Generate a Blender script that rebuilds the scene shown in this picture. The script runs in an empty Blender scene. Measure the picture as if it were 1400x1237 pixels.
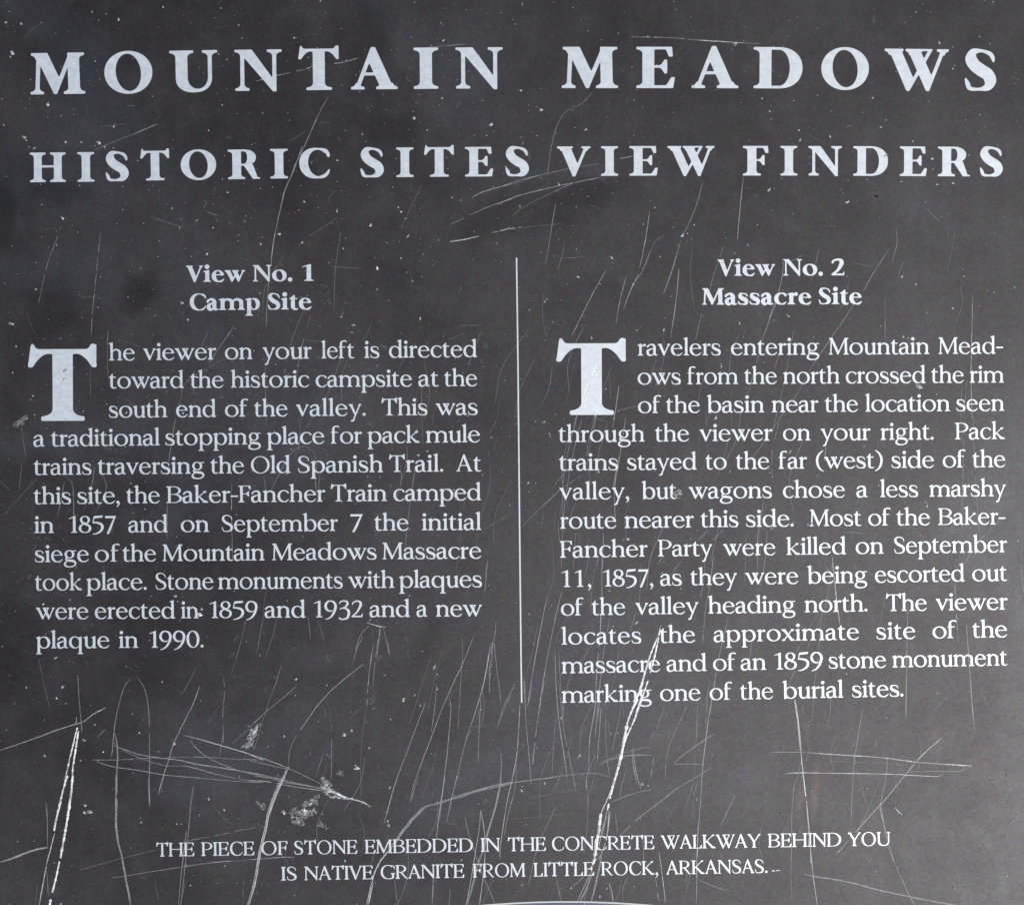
import bpy, math, random, zlib
import numpy as np
from mathutils import Vector, Matrix
from mathutils.geometry import delaunay_2d_cdt

sc = bpy.context.scene
COL = sc.collection
PX = 0.0004                       # metres on the plaque for one pixel of the 1400-pixel photograph
TILT = math.radians(20)           # the plaque leans back from the horizontal, text facing up to the reader
FRAME = Matrix.Translation((0, 0, 0.95)) @ Matrix.Rotation(TILT, 4, 'X')

# ---------------------------------------------------------------- camera, sky, sun, exposure
cam = bpy.data.cameras.new('camera')
cam_o = bpy.data.objects.new('camera', cam)
COL.objects.link(cam_o)
DIST = 0.78
cam.sensor_width = 36.0
cam.lens = 36.0 * DIST / (1400 * PX)
cam.clip_start, cam.clip_end = 0.01, 200.0
cam_o.matrix_world = FRAME @ Matrix.Translation((0, 0, DIST))
sc.camera = cam_o

SUN_LOCAL = Vector((0.459, -0.265, 0.848)).normalized()       # towards the sun, seen from the plaque
SUN = (FRAME.to_3x3() @ SUN_LOCAL).normalized()
ELEV, AZ = math.asin(SUN.z), math.atan2(SUN.x, SUN.y)
world = bpy.data.worlds.new('World')
sc.world = world
world.use_nodes = True
wn = world.node_tree.nodes
sky = wn.new('ShaderNodeTexSky')
sky.sky_type = 'NISHITA'
sky.sun_disc = False
sky.sun_elevation = ELEV
sky.sun_rotation = AZ
world.node_tree.links.new(sky.outputs[0], wn['Background'].inputs[0])
wn['Background'].inputs[1].default_value = 0.065
sun = bpy.data.lights.new('sun', 'SUN')
sun.energy = 3.85
sun.angle = math.radians(0.5)
sun.color = (1.0, 0.975, 0.965)
sun_o = bpy.data.objects.new('sun', sun)
COL.objects.link(sun_o)
sun_o.rotation_euler = (-SUN).to_track_quat('-Z', 'Y').to_euler()
sun_o.location = SUN * 5
sc.view_settings.view_transform = 'Standard'
sc.view_settings.look = 'None'
sc.view_settings.exposure = 0.0
sc.view_settings.gamma = 1.0
# ---------------------------------------------------------------- lettering: a serif face drawn as strokes
CAP, XH, ASC = 1000.0, 700.0, 1075.0

class Glyph:
    """Collects stroke polygons of one letter in units of a 1000-unit capital."""
    def __init__(g, S, H, F, E):
        g.S, g.H, g.F, g.E, g.d = S, H, F, E, S - 135.0
        g.polys = []
        g.w = 0.0
    def P(g, *pts):
        g.polys.append(np.array(pts, float))
    def R(g, x0, y0, x1, y1):
        g.P((x0, y0), (x1, y0), (x1, y1), (x0, y1))
    def strip(g, A, B):
        for i in range(len(A) - 1):
            g.P(A[i], A[i + 1], B[i + 1], B[i])
    def K(g, pts, r0=False, r1=False, n=9):
        p = np.array(pts, float)
        q = np.vstack([2 * p[0] - p[1], p, 2 * p[-1] - p[-2]])
        out = []
        for i in range(1, len(q) - 2):
            for t in np.linspace(0, 1, n, endpoint=False):
                t2, t3 = t * t, t * t * t
                out.append(0.5 * (2 * q[i] + (q[i + 1] - q[i - 1]) * t + (2 * q[i - 1] - 5 * q[i] + 4 * q[i + 1] - q[i + 2]) * t2
                                  + (3 * q[i] - q[i - 1] - 3 * q[i + 1] + q[i + 2]) * t3))
        out.append(p[-1])
        o = np.array(out)
        d = np.gradient(o[:, :2], axis=0)
        d /= np.maximum(np.linalg.norm(d, axis=1, keepdims=True), 1e-6)
        nrm = np.stack([-d[:, 1], d[:, 0]], 1) * o[:, 2:3] * 0.5
        g.strip(o[:, :2] + nrm, o[:, :2] - nrm)
        if r0: g.dot(p[0, 0], p[0, 1], p[0, 2] / 2)
        if r1: g.dot(p[-1, 0], p[-1, 1], p[-1, 2] / 2)
    def ring(g, cx, cy, rx, ry, S, H, tilt=0.0, a0=0, a1=360, n=56, k=2.1, SR=None):
        a = np.radians(np.linspace(a0, a1, n))
        c, s = np.cos(a), np.sin(a)
        e = 2.0 / k
        ox, oy = np.sign(c) * np.abs(c) ** e * rx, np.sign(s) * np.abs(s) ** e * ry
        SR = S if SR is None else SR
        irx, sh = rx - (S + SR) / 2, (S - SR) / 2
        t = math.radians(tilt)
        b = a - t
        ix, iy = np.cos(b) * irx, np.sin(b) * (ry - H)
        jx, jy = ix * math.cos(t) - iy * math.sin(t), ix * math.sin(t) + iy * math.cos(t)
        g.strip(np.stack([ox + cx, oy + cy], 1), np.stack([jx + cx + sh, jy + cy], 1))
    def dot(g, cx, cy, r, ry=None):
        a = np.linspace(0, 2 * math.pi, 20, endpoint=False)
        g.polys.append(np.stack([cx + r * np.cos(a), cy + (ry or r) * np.sin(a)], 1))
    def sf(g, xl, xr, y, d, el, er, tilt=0.0):
        F, B = g.F, 48 + 0.16 * g.S
        q = []
        for t in np.linspace(0, 1, 7):      # right bracket
            u = 1 - t
            q.append((u * u * (xr + er) + 2 * u * t * (xr + er * .12) + t * t * xr, y + d * (u * u * F + 2 * u * t * (F + 8) + t * t * (F + B))))
        for t in np.linspace(1, 0, 7):
            u = 1 - t
            q.append((u * u * (xl - el) + 2 * u * t * (xl - el * .12) + t * t * xl, y + d * (u * u * F + 2 * u * t * (F + 8) + t * t * (F + B))))
        g.P((xl - el, y), (xr + er, y), *q)
    def stem(g, x, y0=0.0, y1=CAP, w=None, el=None, er=None, tl=None, tr=None):
        """upright with foot (el, er) and head (tl, tr) serifs; None leaves a serif out"""
        w = w or g.S
        g.R(x, y0, x + w, y1)
        if el is not None: g.sf(x, x + w, y0, 1, el, er)
        if tl is not None: g.sf(x, x + w, y1, -1, tl, tr)
    def vee(g, x0, x1, xp, yt, yp, wl, wr, tip):
        L0, L1 = np.array((x0, yt)), np.array((xp - tip / 2, yp))
        R0, R1 = np.array((x1, yt)), np.array((xp + tip / 2, yp))
        f = lambda A, B, y: A[0] + (B[0] - A[0]) * (y - A[1]) / (B[1] - A[1])
        def meet(A, B, off, C, D):
            s1, s2 = (B[0] - A[0]) / (B[1] - A[1]), (D[0] - C[0]) / (D[1] - C[1])
            y = (C[0] - s2 * C[1] - A[0] + s1 * A[1] - off) / (s1 - s2)
            return (f(A, B, y) + off, y)
        g.P(L0, (x0 + wl, yt), meet(L0, L1, wl, R0, R1), R1, L1)
        g.P(R0, (x1 - wr, yt), meet(R0, R1, -wr, L0, L1), L1, R1)
    def flag(g, x, y, w=None, l=None):
        w = w or g.S
        l = l or 55 + .25 * g.S
        g.P((x - l, y - 82), (x - l + 6, y - 48), (x + w * .45, y + 6), (x + w, y + 26), (x + w, y - 190), (x, y - 190), (x - 6, y - 120))

def beak_dn(g, x, y, h, l, w):      # arm end hanging down from a top bar at right end x
    q = [(x - l * t, y - h * (1 - t) ** 1.9 if t < 1 else y) for t in np.linspace(0, 1, 9)]
    g.P((x, y), (x + .12 * w, y - h), *[(a - w * .55 * (1 - i / 8), b) for i, (a, b) in enumerate(q)], (x - l, y))
def beak_up(g, x, y, h, l, w):
    q = [(x - l * t, y + h * (1 - t) ** 1.9 if t < 1 else y) for t in np.linspace(0, 1, 9)]
    g.P((x, y), (x + .3 * w, y + h), *[(a - w * .35 * (1 - i / 8), b) for i, (a, b) in enumerate(q)], (x - l, y))

def build_glyph(ch, S, H, F, E):
    g = Glyph(S, H, F, E)
    d, X = g.d, XH
    hh = 42 + .13 * d                     # thickness of horizontal hairlines
    e = E
    se = E * .95
    le = 55 + .2 * S                      # lowercase foot serif
    Sl = S * .97
    # ------------------------------------------------ capitals
    if ch == 'A':
        w = 950 + 1.05 * d; g.w = w
        g.vee(.7 * e, w - .75 * e, .475 * w, 0, 1025, H * 1.05, S * 1.04, .16 * S + 50)
        g.R(.27 * w, 335, .70 * w, 335 + hh + 12)
        g.sf(.7 * e + 22, .7 * e + H * 1.05 + 10, 0, 1, .75 * e, .8 * e); g.sf(w - .75 * e - S * 1.1, w - .75 * e - 24, 0, 1, .7 * e, .75 * e)
    elif ch == 'B':
        w = 890 + .9 * d; g.w = w; x = e
        g.stem(x, el=e, er=0, tl=e, tr=0)
        cx = x + S + .26 * (w - x - S)
        g.R(x, CAP - hh, cx, CAP); g.R(x, 500, cx, 500 + hh); g.R(x, 0, cx, hh)
        g.ring(cx, 750, w - 70 - cx, 250, S * .9, hh, 0, -90, 90); g.ring(cx, 271, w - cx, 271, S * 1.0, hh, 0, -90, 90)
    elif ch in 'CG':
        w = (930 if ch == 'C' else 1040) + .7 * d; g.w = w
        rx = w * (.525 if ch == 'C' else .49)
        g.ring(rx, 500, rx, 522, S * 1.05, hh + 6, 9, 48 if ch == 'C' else 50, 306 if ch == 'C' else 300, SR=H)
        g.K([(rx * 1.3, 980, hh + 14), (w - .17 * S - 90, 930, hh + 30), (w - .12 * S - 30, 800, .42 * S), (w - .1 * S - 12, 700, .22 * S)])
        if ch == 'C':
            g.K([(rx * 1.22, 12, hh + 20), (w - 190, 65, .4 * S), (w - 70, 180, .32 * S), (w - 20, 290, .12 * S)])
        else:
            g.stem(w - S - 70, 90, 430, tl=e, tr=70)
            g.K([(rx * 1.2, 6, hh + 16), (w - S - 60, 40, .5 * S), (w - S / 2 - 70, 130, S * .95)])
    elif ch == 'D':
        w = 1050 + .8 * d; g.w = w; x = e
        g.stem(x, el=e, er=0, tl=e, tr=0)
        cx = x + S + .16 * w
        g.R(x, CAP - hh, cx, CAP); g.R(x, 0, cx, hh)
        g.ring(cx, 500, w - cx, 500, S * 1.07, hh, 0, -90, 90, k=2.15)
    elif ch in 'EF':
        w = (800 if ch == 'E' else 740) + .75 * d; g.w = w; x = e
        g.stem(x, el=e, er=0 if ch == 'E' else e, tl=e, tr=0)
        xa = w - 60
        g.R(x, CAP - hh, xa, CAP); beak_dn(g, xa, CAP, 235, 200 + .2 * d, 45 + .35 * S)
        xm = w * .80
        g.R(x, 492, xm - 10, 492 + hh)
        m = 492 + hh / 2
        for sgn in (1, -1):
            q = [(xm - 190 * t, m + sgn * (hh / 2 + 135 * (1 - t) ** 2.0)) for t in np.linspace(0, 1, 8)]
            g.P((xm + 6, m), (xm + 4, m + sgn * (hh / 2 + 140)), *[(a - 30 * (1 - i / 7) - .12 * S * (1 - i / 7), b) for i, (a, b) in enumerate(q)], (xm - 190, m))
        if ch == 'E':
            g.R(x, 0, w - 35, hh + 6); beak_up(g, w - 35, 0, 262, 260 + .2 * d, 55 + .3 * S)
    elif ch in 'HI':
        x = e
        g.stem(x, el=e, er=e, tl=e, tr=e)
        if ch == 'H':
            w = 1090 + 1.4 * d; x2 = w - e - S
            g.stem(x2, el=e, er=e, tl=e, tr=e); g.R(x, 492, x2, 492 + hh + 12); g.w = w
        else: g.w = S + 2 * e
    elif ch == 'K':
        w = 970 + d; g.w = w; x = e
        g.stem(x, el=e, er=e, tl=e, tr=e)
        g.P((x + S - 6, 400), (x + S - 6, 480), (w - 250, 965), (w - 170, 965))
        g.P((x + S + 130, 560), (x + S + 60, 470), (w - 120 - S, 0), (w - 60, 0))
        g.sf(w - 215, w - 165, CAP, -1, .8 * e, .9 * e); g.sf(w - S - 100, w - 80, 0, 1, .3 * e, 80)
    elif ch == 'L':
        w = 700 + .7 * d; g.w = w; x = e
        g.stem(x, el=e, er=0, tl=e, tr=e)
        g.R(x, 0, w - 40, hh + 6); beak_up(g, w - 40, 0, 270, 260, 55 + .3 * S)
    elif ch == 'M':
        w = 1176 + .95 * d; g.w = w
        xr = w - .85 * e - S
        g.P((.8 * e, 0), (.8 * e + H, 0), (.95 * e + H + 30, 990), (.95 * e + 20, 990))
        g.P((xr, 0), (xr + S, 0), (xr + S - 25, CAP), (xr - 18, CAP))
        g.vee(.72 * e, xr + .32 * S + 40, 0.455 * w, CAP, 0, S * 1.1, H * 1.15, .12 * S + 34)
        g.sf(.85 * e, .85 * e + H, 0, 1, .85 * e, .75 * e); g.sf(xr, xr + S, 0, 1, .8 * e, .85 * e)
        g.sf(.9 * e, .9 * e + S, CAP, -1, .75 * e, 0); g.sf(xr + 10, xr + S - 25, CAP, -1, 0, .9 * e)
    elif ch == 'N':
        w = 1000 + .9 * d; g.w = w
        x, x2 = .95 * e, w - .95 * e - H
        g.R(x, 0, x + H, 940); g.R(x2, 60, x2 + H, CAP)
        g.P((.45 * e, CAP), (.45 * e + S * 1.22, CAP), (x2 + H, 170), (x2 + H, -22), (x2 + H - .3 * S, -22))
        g.sf(x, x + H, 0, 1, .9 * e, .85 * e); g.sf(x2, x2 + H, CAP, -1, .95 * e, .95 * e)
        g.sf(x, x + H, CAP, -1, .95 * e, 0)
    elif ch == 'O':
        w = 1090 + .55 * d; g.w = w
        g.ring(w / 2, 500, w / 2, 522, S * .98, hh + 4, 7, 0, 360, k=2.04)
    elif ch in 'PR':
        w = (800 if ch == 'P' else 880) + .95 * d; g.w = w; x = e
        g.stem(x, el=e, er=e * .9, tl=e, tr=0)
        wb = w if ch == 'P' else w - 110
        cx = x + S + .2 * (wb - x - S); yb = 440 if ch == 'P' else 455
        g.R(x, CAP - hh, cx, CAP); g.R(x, yb, cx, yb + hh)
        g.ring(cx, (CAP + yb) / 2, wb - cx, (CAP - yb) / 2, S, hh, 0, -90, 90)
        if ch == 'R':
            xs = x + S + 60
            g.P((xs, 500), (xs + S * 1.12, 500), (w - 60, 40), (w + 10, F), (w + 10, 0), (w - 60 - S * .55, 0))
    elif ch == 'S':
        w = 680 + .62 * d; g.w = w
        a, b = .5 * S + 22, w - .53 * S
        g.K([(w - 60 - .05 * S, 690, .10 * S + 8), (w - 66 - .1 * S, 800, .34 * S), (w - 110 - .22 * S, 905, .32 * S + 8), (.52 * w, 1018 - hh * .8, hh + 12), (a + 55, 935, .62 * S), (a, 775, .98 * S),
             (a + 75, 625, 1.02 * S), (.5 * w, 505, 1.06 * S), (b - 60, 390, 1.03 * S), (b, 235, 1.0 * S), (b - 66, 88, .66 * S), (.48 * w, -14 + hh * .8, hh + 14),
             (.10 * S + 112, 52, .30 * S + 10), (.14 * S + 42, 170, .38 * S), (.04 * S + 18, 300, .1 * S + 8)], n=12)
    elif ch == 'T':
        w = 900 + .5 * d; g.w = w
        x = w / 2 - S / 2 + 5
        g.stem(x, el=e * 1.15, er=e * 1.15)
        t = 25 + .1 * S                  # tip width
        bk = .62 * w / 2
        for m in (1, -1):
            X0 = (lambda v: v) if m == 1 else (lambda v: w - v)
            o = 0 if m == 1 else 1
            pts = [(X0(t * .2), 800), (X0(0), 770), (X0(18), 742), (X0(38 + t * .5), 748)]
            for s in np.linspace(0, 1, 9):
                pts.append((X0(40 + t * .6 + (bk - 40 - t * .6) * s), 752 + (CAP - hh - 752) * (1 - (1 - s) ** 2.1)))
            pts += [(X0(bk + 60), CAP - hh), (X0(bk + 60), CAP), (X0(130 + t * .4), CAP), (X0(100 + t * .2), CAP + 20), (X0(88), CAP + 66), (X0(66), CAP + 78), (X0(46 - 40 * o), CAP + 66)]
            g.P(*pts)
        g.R(bk, CAP - hh - 4, w - bk, CAP)
    elif ch == 'U':
        w = 1020 + .85 * d; g.w = w; x = e
        x2 = w - e - H
        g.stem(x, 300, CAP, tl=e, tr=e); g.stem(x2, 330, CAP, w=H, tl=e * .95, tr=e * .95)
        cx = (x + x2 + H) / 2
        g.ring(cx, 340, cx - x, 360, S, hh + 22, 0, 180, 360, k=2.3, SR=H)
    elif ch == 'V':
        w = 960 + .9 * d; g.w = w
        g.vee(.75 * e, w - .7 * e, .5 * w, CAP, -22, S * 1.14, H * 1.05, .15 * S + 36)
        g.sf(.75 * e + 20, .75 * e + S * 1.1, CAP, -1, .75 * e, .7 * e); g.sf(w - .7 * e - H, w - .7 * e - 20, CAP, -1, .8 * e, .7 * e)
    elif ch == 'W':
        w = 1420 + .75 * d; g.w = w
        g.vee(.7 * e, .75 * w, .372 * w, CAP, -22, S * 1.02, H * .95, .15 * S + 30)
        g.vee(.355 * w, w - .65 * e, .672 * w, CAP, -22, S * 1.02, H * .95, .15 * S + 30)
        g.sf(.7 * e + 15, .7 * e + S, CAP, -1, .7 * e, .5 * e); g.sf(.375 * w + 15, .375 * w + S, CAP, -1, .6 * e, .3 * e)
        g.R(.45 * w, CAP - F * .85, .735 * w, CAP)
        g.sf(w - .65 * e - H, w - .65 * e - 15, CAP, -1, .75 * e, .65 * e)
    elif ch == 'Y':
        w = 1000 + .9 * d; g.w = w; x = w / 2 - S / 2
        g.R(x, 0, x + S, 460); g.sf(x, x + S, 0, 1, e, e)
        g.P((.7 * e, CAP), (.7 * e + S * 1.15, CAP), (x + S, 430), (x, 430))
        g.P((w - .7 * e, CAP), (w - .7 * e - H * 1.1, CAP), (x + S * .45, 460), (x + S, 430))
        g.sf(.7 * e + 20, .7 * e + S, CAP, -1, .7 * e, .6 * e); g.sf(w - .7 * e - H, w - .7 * e - 15, CAP, -1, .75 * e, .7 * e)
    # ------------------------------------------------ lowercase
    elif ch in 'nhm':
        x = le + 10
        n_arch = 2 if ch == 'm' else 1
        pitch = 800 - 2 * le - 20 - S + .95 * d if ch != 'm' else 482 + .9 * d
        top = ASC if ch == 'h' else XH
        g.stem(x, 0, top - 60, el=le, er=le); g.flag(x, top)
        for k in range(n_arch):
            xs, x2 = x + k * pitch, x + (k + 1) * pitch + S / 2
            gp = pitch - S
            g.K([(xs + S * .62, X - 215, .40 * S), (xs + S + .16 * gp, X - 92, .47 * S + 4), (xs + S + .55 * gp, X - 22 - .12 * S, .52 * S + 8), (x2 - .06 * gp - .05 * S, X - 125 - .08 * S, .92 * S), (x2, X - 290, S), (x2, X - 420, S)])
            g.R(x2 - S / 2, 0, x2 + S / 2, X - 380); g.sf(x2 - S / 2, x2 + S / 2, 0, 1, le, le)
        g.w = x + n_arch * pitch + S + le
    elif ch == 'u':
        x = le; w = 745 + 1.0 * d; x2 = w - le - S
        g.R(x, 220, x + S, X - 60); g.flag(x, X); g.R(x2, 0, x2 + S, X - 60); g.flag(x2, X, l=le * .9)
        g.K([(x + S / 2, 300, S), (x + S / 2 + 8, 190, S), (x + S * .5 + 70, 62, .8 * S), (x + S + .38 * (x2 - x - S), 18, .52 * S + 8), (x2 - 60, 62, .45 * S), (x2 + S * .35, 175, .4 * S)])
        g.P((x2, 0), (x2, 120), (x2 + S, 160), (x2 + S, 70), (x2 + S + le * .9, 48), (x2 + S + le * .9, 10), (x2 + S, 0), (x2 + S * .4, -18)); g.w = w
    elif ch == 'r':
        x = le + 5; w = 470 + .95 * d; g.w = w
        g.stem(x, 0, X - 60, el=le, er=le * 1.05); g.flag(x, X)
        g.K([(x + S * .6, X - 240, .36 * S), (x + S + 45, X - 105, .45 * S), (w - 95, X - 50, .72 * S), (w - 62, X - 72, .78 * S)], r1=True)
        g.dot(w - 62, X - 75, .42 * S + 10)
    elif ch in 'il':
        x = le; g.w = S + 2 * le
        g.stem(x, 0, (X if ch == 'i' else ASC) - 60, el=le, er=le); g.flag(x, X if ch == 'i' else ASC)
        if ch == 'i': g.dot(x + S * .48, 925, .42 * S + 42)
    elif ch in 'bdpq':
        w = 800 + .85 * d; g.w = w
        ry = X / 2 + 14; cy = X / 2
        if ch in 'bp':
            x = le
            bx = x + S * .35
            rx = (w - bx) / 2
            g.ring(bx + rx, cy, rx, ry, S * .55, hh + 12, 10, -168, 150, SR=S * 1.04)
            if ch == 'b':
                g.R(x, 30, x + S, ASC - 60); g.flag(x, ASC); g.P((x, 0), (x, 100), (x + S, 110), (x + S, 50), (x + S * 1.4, 0), (x + S * .6, -6), (x + 6, -30))
            else:
                g.stem(x, -360, X - 60, el=le, er=le * 1.1); g.flag(x, X)
        else:
            x = w - le - S
            rx = (x + S * .65) / 2
            g.ring(rx, cy, rx, ry, S * 1.04, hh + 12, 10, 28, 350, SR=S * .55)
            if ch == 'd':
                g.R(x, 30, x + S, ASC - 60); g.flag(x, ASC)
                g.P((x, -5), (x, 130), (x + S, 150), (x + S, 75), (w, 52), (w, 12), (x + S, -2), (x + S * .4, -22))
            else:
                g.stem(x, -360, X - 30, el=le, er=le); g.P((x, X - 120), (x + S * .6, X - 20), (x + S, X + 30), (x + S, X - 160))
    elif ch in 'ce':
        w = (660 if ch == 'c' else 690) + .6 * d; g.w = w
        rx = w * .53
        if ch == 'c':
            g.ring(rx, X / 2, rx, X / 2 + 15, S * 1.04, hh + 10, 10, 62, 300, SR=H)
            g.K([(rx * 1.12, X - 12, hh + 14), (w - 140, X - 48, .5 * S), (w - 62, X - 135, .62 * S + 8)], r1=True)
            g.K([(rx * 1.25, 14, hh + 24), (w - 150, 52, .5 * S), (w - 12, 160, .12 * S + 12)])
        else:
            g.ring(w * .49, X / 2, w * .49, X / 2 + 15, S * 1.04, hh + 10, 10, 8, 296, SR=S * .78)
            g.P((S * .6, 385), (w - 30, 385 + 18), (w - 16, 385 + 26 + hh), (S * .6, 385 + hh + 6))
            g.K([(w * .55, 8, hh + 24), (w - 170, 42, .52 * S), (w - 14, 175, .12 * S + 12)])
    elif ch == 'o':
        w = 790 + .6 * d; g.w = w
        g.ring(w / 2, X / 2, w / 2, X / 2 + 15, S * 1.02, hh + 10, 12, 0, 360)
    elif ch == 's':
        w = 570 + .7 * d; g.w = w
        a, b = .5 * S + 28, w - .52 * S - 4
        g.K([(w - 78, 478, .08 * S + 8), (w - 80 - .08 * S, 560, .36 * S), (w - 120 - .15 * S, 640, .3 * S + 10), (.5 * w, 716 - hh * .8, hh + 14), (a + 30, 650, .6 * S), (a, 535, .92 * S), (a + 60, 430, 1.02 * S),
             (.52 * w, 355, 1.08 * S), (b - 40, 275, 1.04 * S), (b, 160, .9 * S), (b - 50, 45, .62 * S), (.44 * w, -16 + hh * .8, hh + 14), (.1 * S + 88, 50, .3 * S + 12), (.12 * S + 42, 120, .4 * S), (.04 * S + 20, 225, .08 * S + 8)], n=12)
    elif ch == 'a':
        w = 640 + .85 * d; g.w = w
        x = w - le * 1.15 - S
        g.K([(78, X - 175, .62 * S), (115 + .1 * S, X - 105, .6 * S), (w * .4, X - 32, .46 * S + 10), (x + .12 * S, X - 62 - .05 * S, .82 * S), (x + S / 2, X - 200, S), (x + S / 2, X - 330, S)], r0=True)
        g.R(x, 90, x + S, X - 290)
        g.K([(x + S / 2, 150, S * .9), (x + S / 2 + 10, 75, S * .75), (x + S + 20, 30, .35 * S + 20), (w + 6, 62, .1 * S + 14)])
        g.K([(x + S * .4, 455, .34 * S), (x - .25 * (x - S), 410, .4 * S), (S * .72, 310, .82 * S), (S * .5 + 14, 180, S), (S * .72 + 20, 65, .88 * S), (S + .32 * (x - S), 18, .55 * S + 8), (x - 20, 65, .42 * S), (x + S * .4, 145, .4 * S)])
    elif ch == 'g':
        w = 760 + .7 * d; g.w = w
        g.ring(.445 * w, 465, .375 * w, 250, S * .92, hh + 8, 8, 0, 360)
        g.K([(.66 * w, 640, .42 * S), (.8 * w, 668, .4 * S), (w - 10, 672, .34 * S)])
        g.K([(.24 * w, 270, .38 * S), (.17 * w, 185, .55 * S), (.27 * w, 108, .8 * S), (.5 * w, 84, .95 * S), (.74 * w, 56, .95 * S), (.9 * w, -50, .82 * S), (.86 * w, -190, .6 * S), (.66 * w, -275, .46 * S),
             (.42 * w, -290, .5 * S), (.18 * w, -245, .72 * S), (.085 * w, -140, .82 * S), (.15 * w, -20, .6 * S), (.27 * w, 70, .4 * S)], n=10)
    elif ch == 't':
        w = 440 + .75 * d; x = le * .95; g.w = w
        g.R(x, 180, x + S, X - 20)
        g.P((x, X - 60), (x + S, X - 60), (x + S, X + 175), (x + S * .75, X + 185), (x + 8, X + 40), (-6, X - 30), (-10, X - 62), (x, X - 62))
        g.R(x, X - 62, w - 42, X)
        g.K([(x + S / 2, 260, S), (x + S / 2 + 6, 150, S), (x + S * .85, 45, .68 * S), (w - 90, 22, .44 * S + 4), (w, 72, .1 * S + 14)])
    elif ch == 'f':
        x = le * .95; w = 520 + .7 * d; g.w = w - 45
        g.stem(x, 0, 880, el=le, er=le * 1.2)
        g.R(8, X - 55, w - 105, X)
        g.K([(x + S / 2, 780, S), (x + S / 2 + 4, 890, .94 * S), (x + S * .85, 1000, .66 * S), (w - 150, ASC - 28, .48 * S + 4), (w - 60, ASC - 62, .66 * S)], r1=True)
    elif ch == 'k':
        x = le; w = 790 + .95 * d; g.w = w
        g.stem(x, 0, ASC - 60, el=le, er=le * .9); g.flag(x, ASC)
        g.P((x + S - 5, 285), (x + S - 5, 350), (w - 235, X - 35), (w - 165, X - 35))
        g.P((x + S + 55, 420), (x + S - 10 + .35 * S, 340), (w - S - 120, 0), (w - 60, 0))
        g.sf(w - 215, w - 170, X, -1, .75 * le, .9 * le); g.sf(w - S - 95, w - 75, 0, 1, .3 * le, 75)
    elif ch in 'vy':
        w = 745 + .8 * d; g.w = w
        xp = .5 * w
        if ch == 'v': g.vee(.65 * le, w - .6 * le, xp, X, -15, S * 1.1, H * 1.05, .12 * S + 26)
        else:
            x0 = .65 * le
            g.P((x0, X), (x0 + S * 1.1, X), (xp + S * .62, 35), (xp + .1 * S, -30))
            x1 = w - .6 * le
            g.P((x1, X), (x1 - H * 1.1, X), (xp - .3 * S - 105, -290), (xp - .3 * S - 40, -330), (xp - .3 * S - 20, -300))
            g.K([(xp - .1 * S - 20, -200, H), (xp - .3 * S - 60, -295, .6 * S), (xp - .4 * S - 130, -310, .68 * S)], r1=True)
        g.sf(.65 * le + 20, .65 * le + S * 1.02, X, -1, .65 * le, .7 * le); g.sf(w - .6 * le - H, w - .6 * le - 15, X, -1, .85 * le, .65 * le)
    elif ch == 'w':
        w = 1130 + .95 * d; g.w = w
        g.vee(.65 * le, .70 * w, .355 * w, X, -15, S * 1.08, H, .12 * S + 24)
        g.vee(.36 * w, w - .6 * le, .675 * w, X, -15, S * 1.08, H, .12 * S + 24)
        g.sf(.65 * le + 15, .65 * le + S, X, -1, .65 * le, .5 * le); g.R(.36 * w, X - F, .63 * w, X)
        g.sf(w - .6 * le - H, w - .6 * le - 15, X, -1, .75 * le, .6 * le)
    elif ch == 'x':
        w = 760 + .85 * d; g.w = w
        g.P((.65 * le, X), (.65 * le + S * 1.2, X), (w - .6 * le, 0), (w - .6 * le - S * 1.2, 0))
        g.P((w - 1.1 * le - H, X), (w - 1.1 * le, X), (1.0 * le + H, 0), (1.0 * le, 0))
        g.sf(.7 * le + 15, .7 * le + S, X, -1, .65 * le, .6 * le); g.sf(w - 1.1 * le - H, w - 1.15 * le, X, -1, .8 * le, .7 * le)
        g.sf(1.0 * le + 10, 1.0 * le + H + 10, 0, 1, .8 * le, .7 * le); g.sf(w - .7 * le - S, w - .7 * le - 10, 0, 1, .6 * le, .65 * le)
    # ------------------------------------------------ figures and points
    elif ch == '0':
        w = 730 + .5 * d; g.w = w
        g.ring(w / 2, 500, w / 2, 515, S, hh + 8, 4, 0, 360)
    elif ch == '1':
        w = 500 + .9 * d; g.w = w; x = w * .62 - S / 2
        g.stem(x, 0, 960, el=1.3 * le, er=1.3 * le)
        g.P((0, 862), (14, 830), (70, 850), (x + 4, 905), (x + S, 800), (x + S, 1022), (x + S * .7, 1018), (x - 20, 965))
    elif ch == '2':
        w = 660 + .7 * d; g.w = w
        b = w - 60 - .45 * S
        g.K([(72, 770, .42 * S), (115, 880, .48 * S), (.45 * w, 968, .5 * S + 6), (b - 40, 915, .8 * S), (b, 745, S), (b - 90, 520, .8 * S), (.46 * w, 290, .6 * S), (70, 60, .5 * S)], r0=True)
        g.R(20, 0, w - 35, 82 + .25 * d); g.P((w - 40, 0), (w - 8, 220), (w - 50, 225), (w - 110, 80 + .2 * d))
    elif ch == '3':
        w = 660 + .7 * d; g.w = w
        b = w - .5 * S - 4
        g.K([(70, 835, .44 * S), (130, 930, .48 * S), (.42 * w, 985, .5 * S), (b - 110, 945, .7 * S), (b - 70, 800, .92 * S), (b - 150, 660, .62 * S), (.42 * w, 560, .42 * S)], r0=True)
        g.K([(60, 470, .28 * S), (.3 * w, 545, .45 * S), (.6 * w, 530, .62 * S), (b - 20, 400, .95 * S), (b, 190, S), (b - 90, -40, .8 * S), (.45 * w, -118, .6 * S), (.2 * w, -110, .55 * S), (70, -50, .72 * S)], r1=True)
    elif ch == '5':
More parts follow.
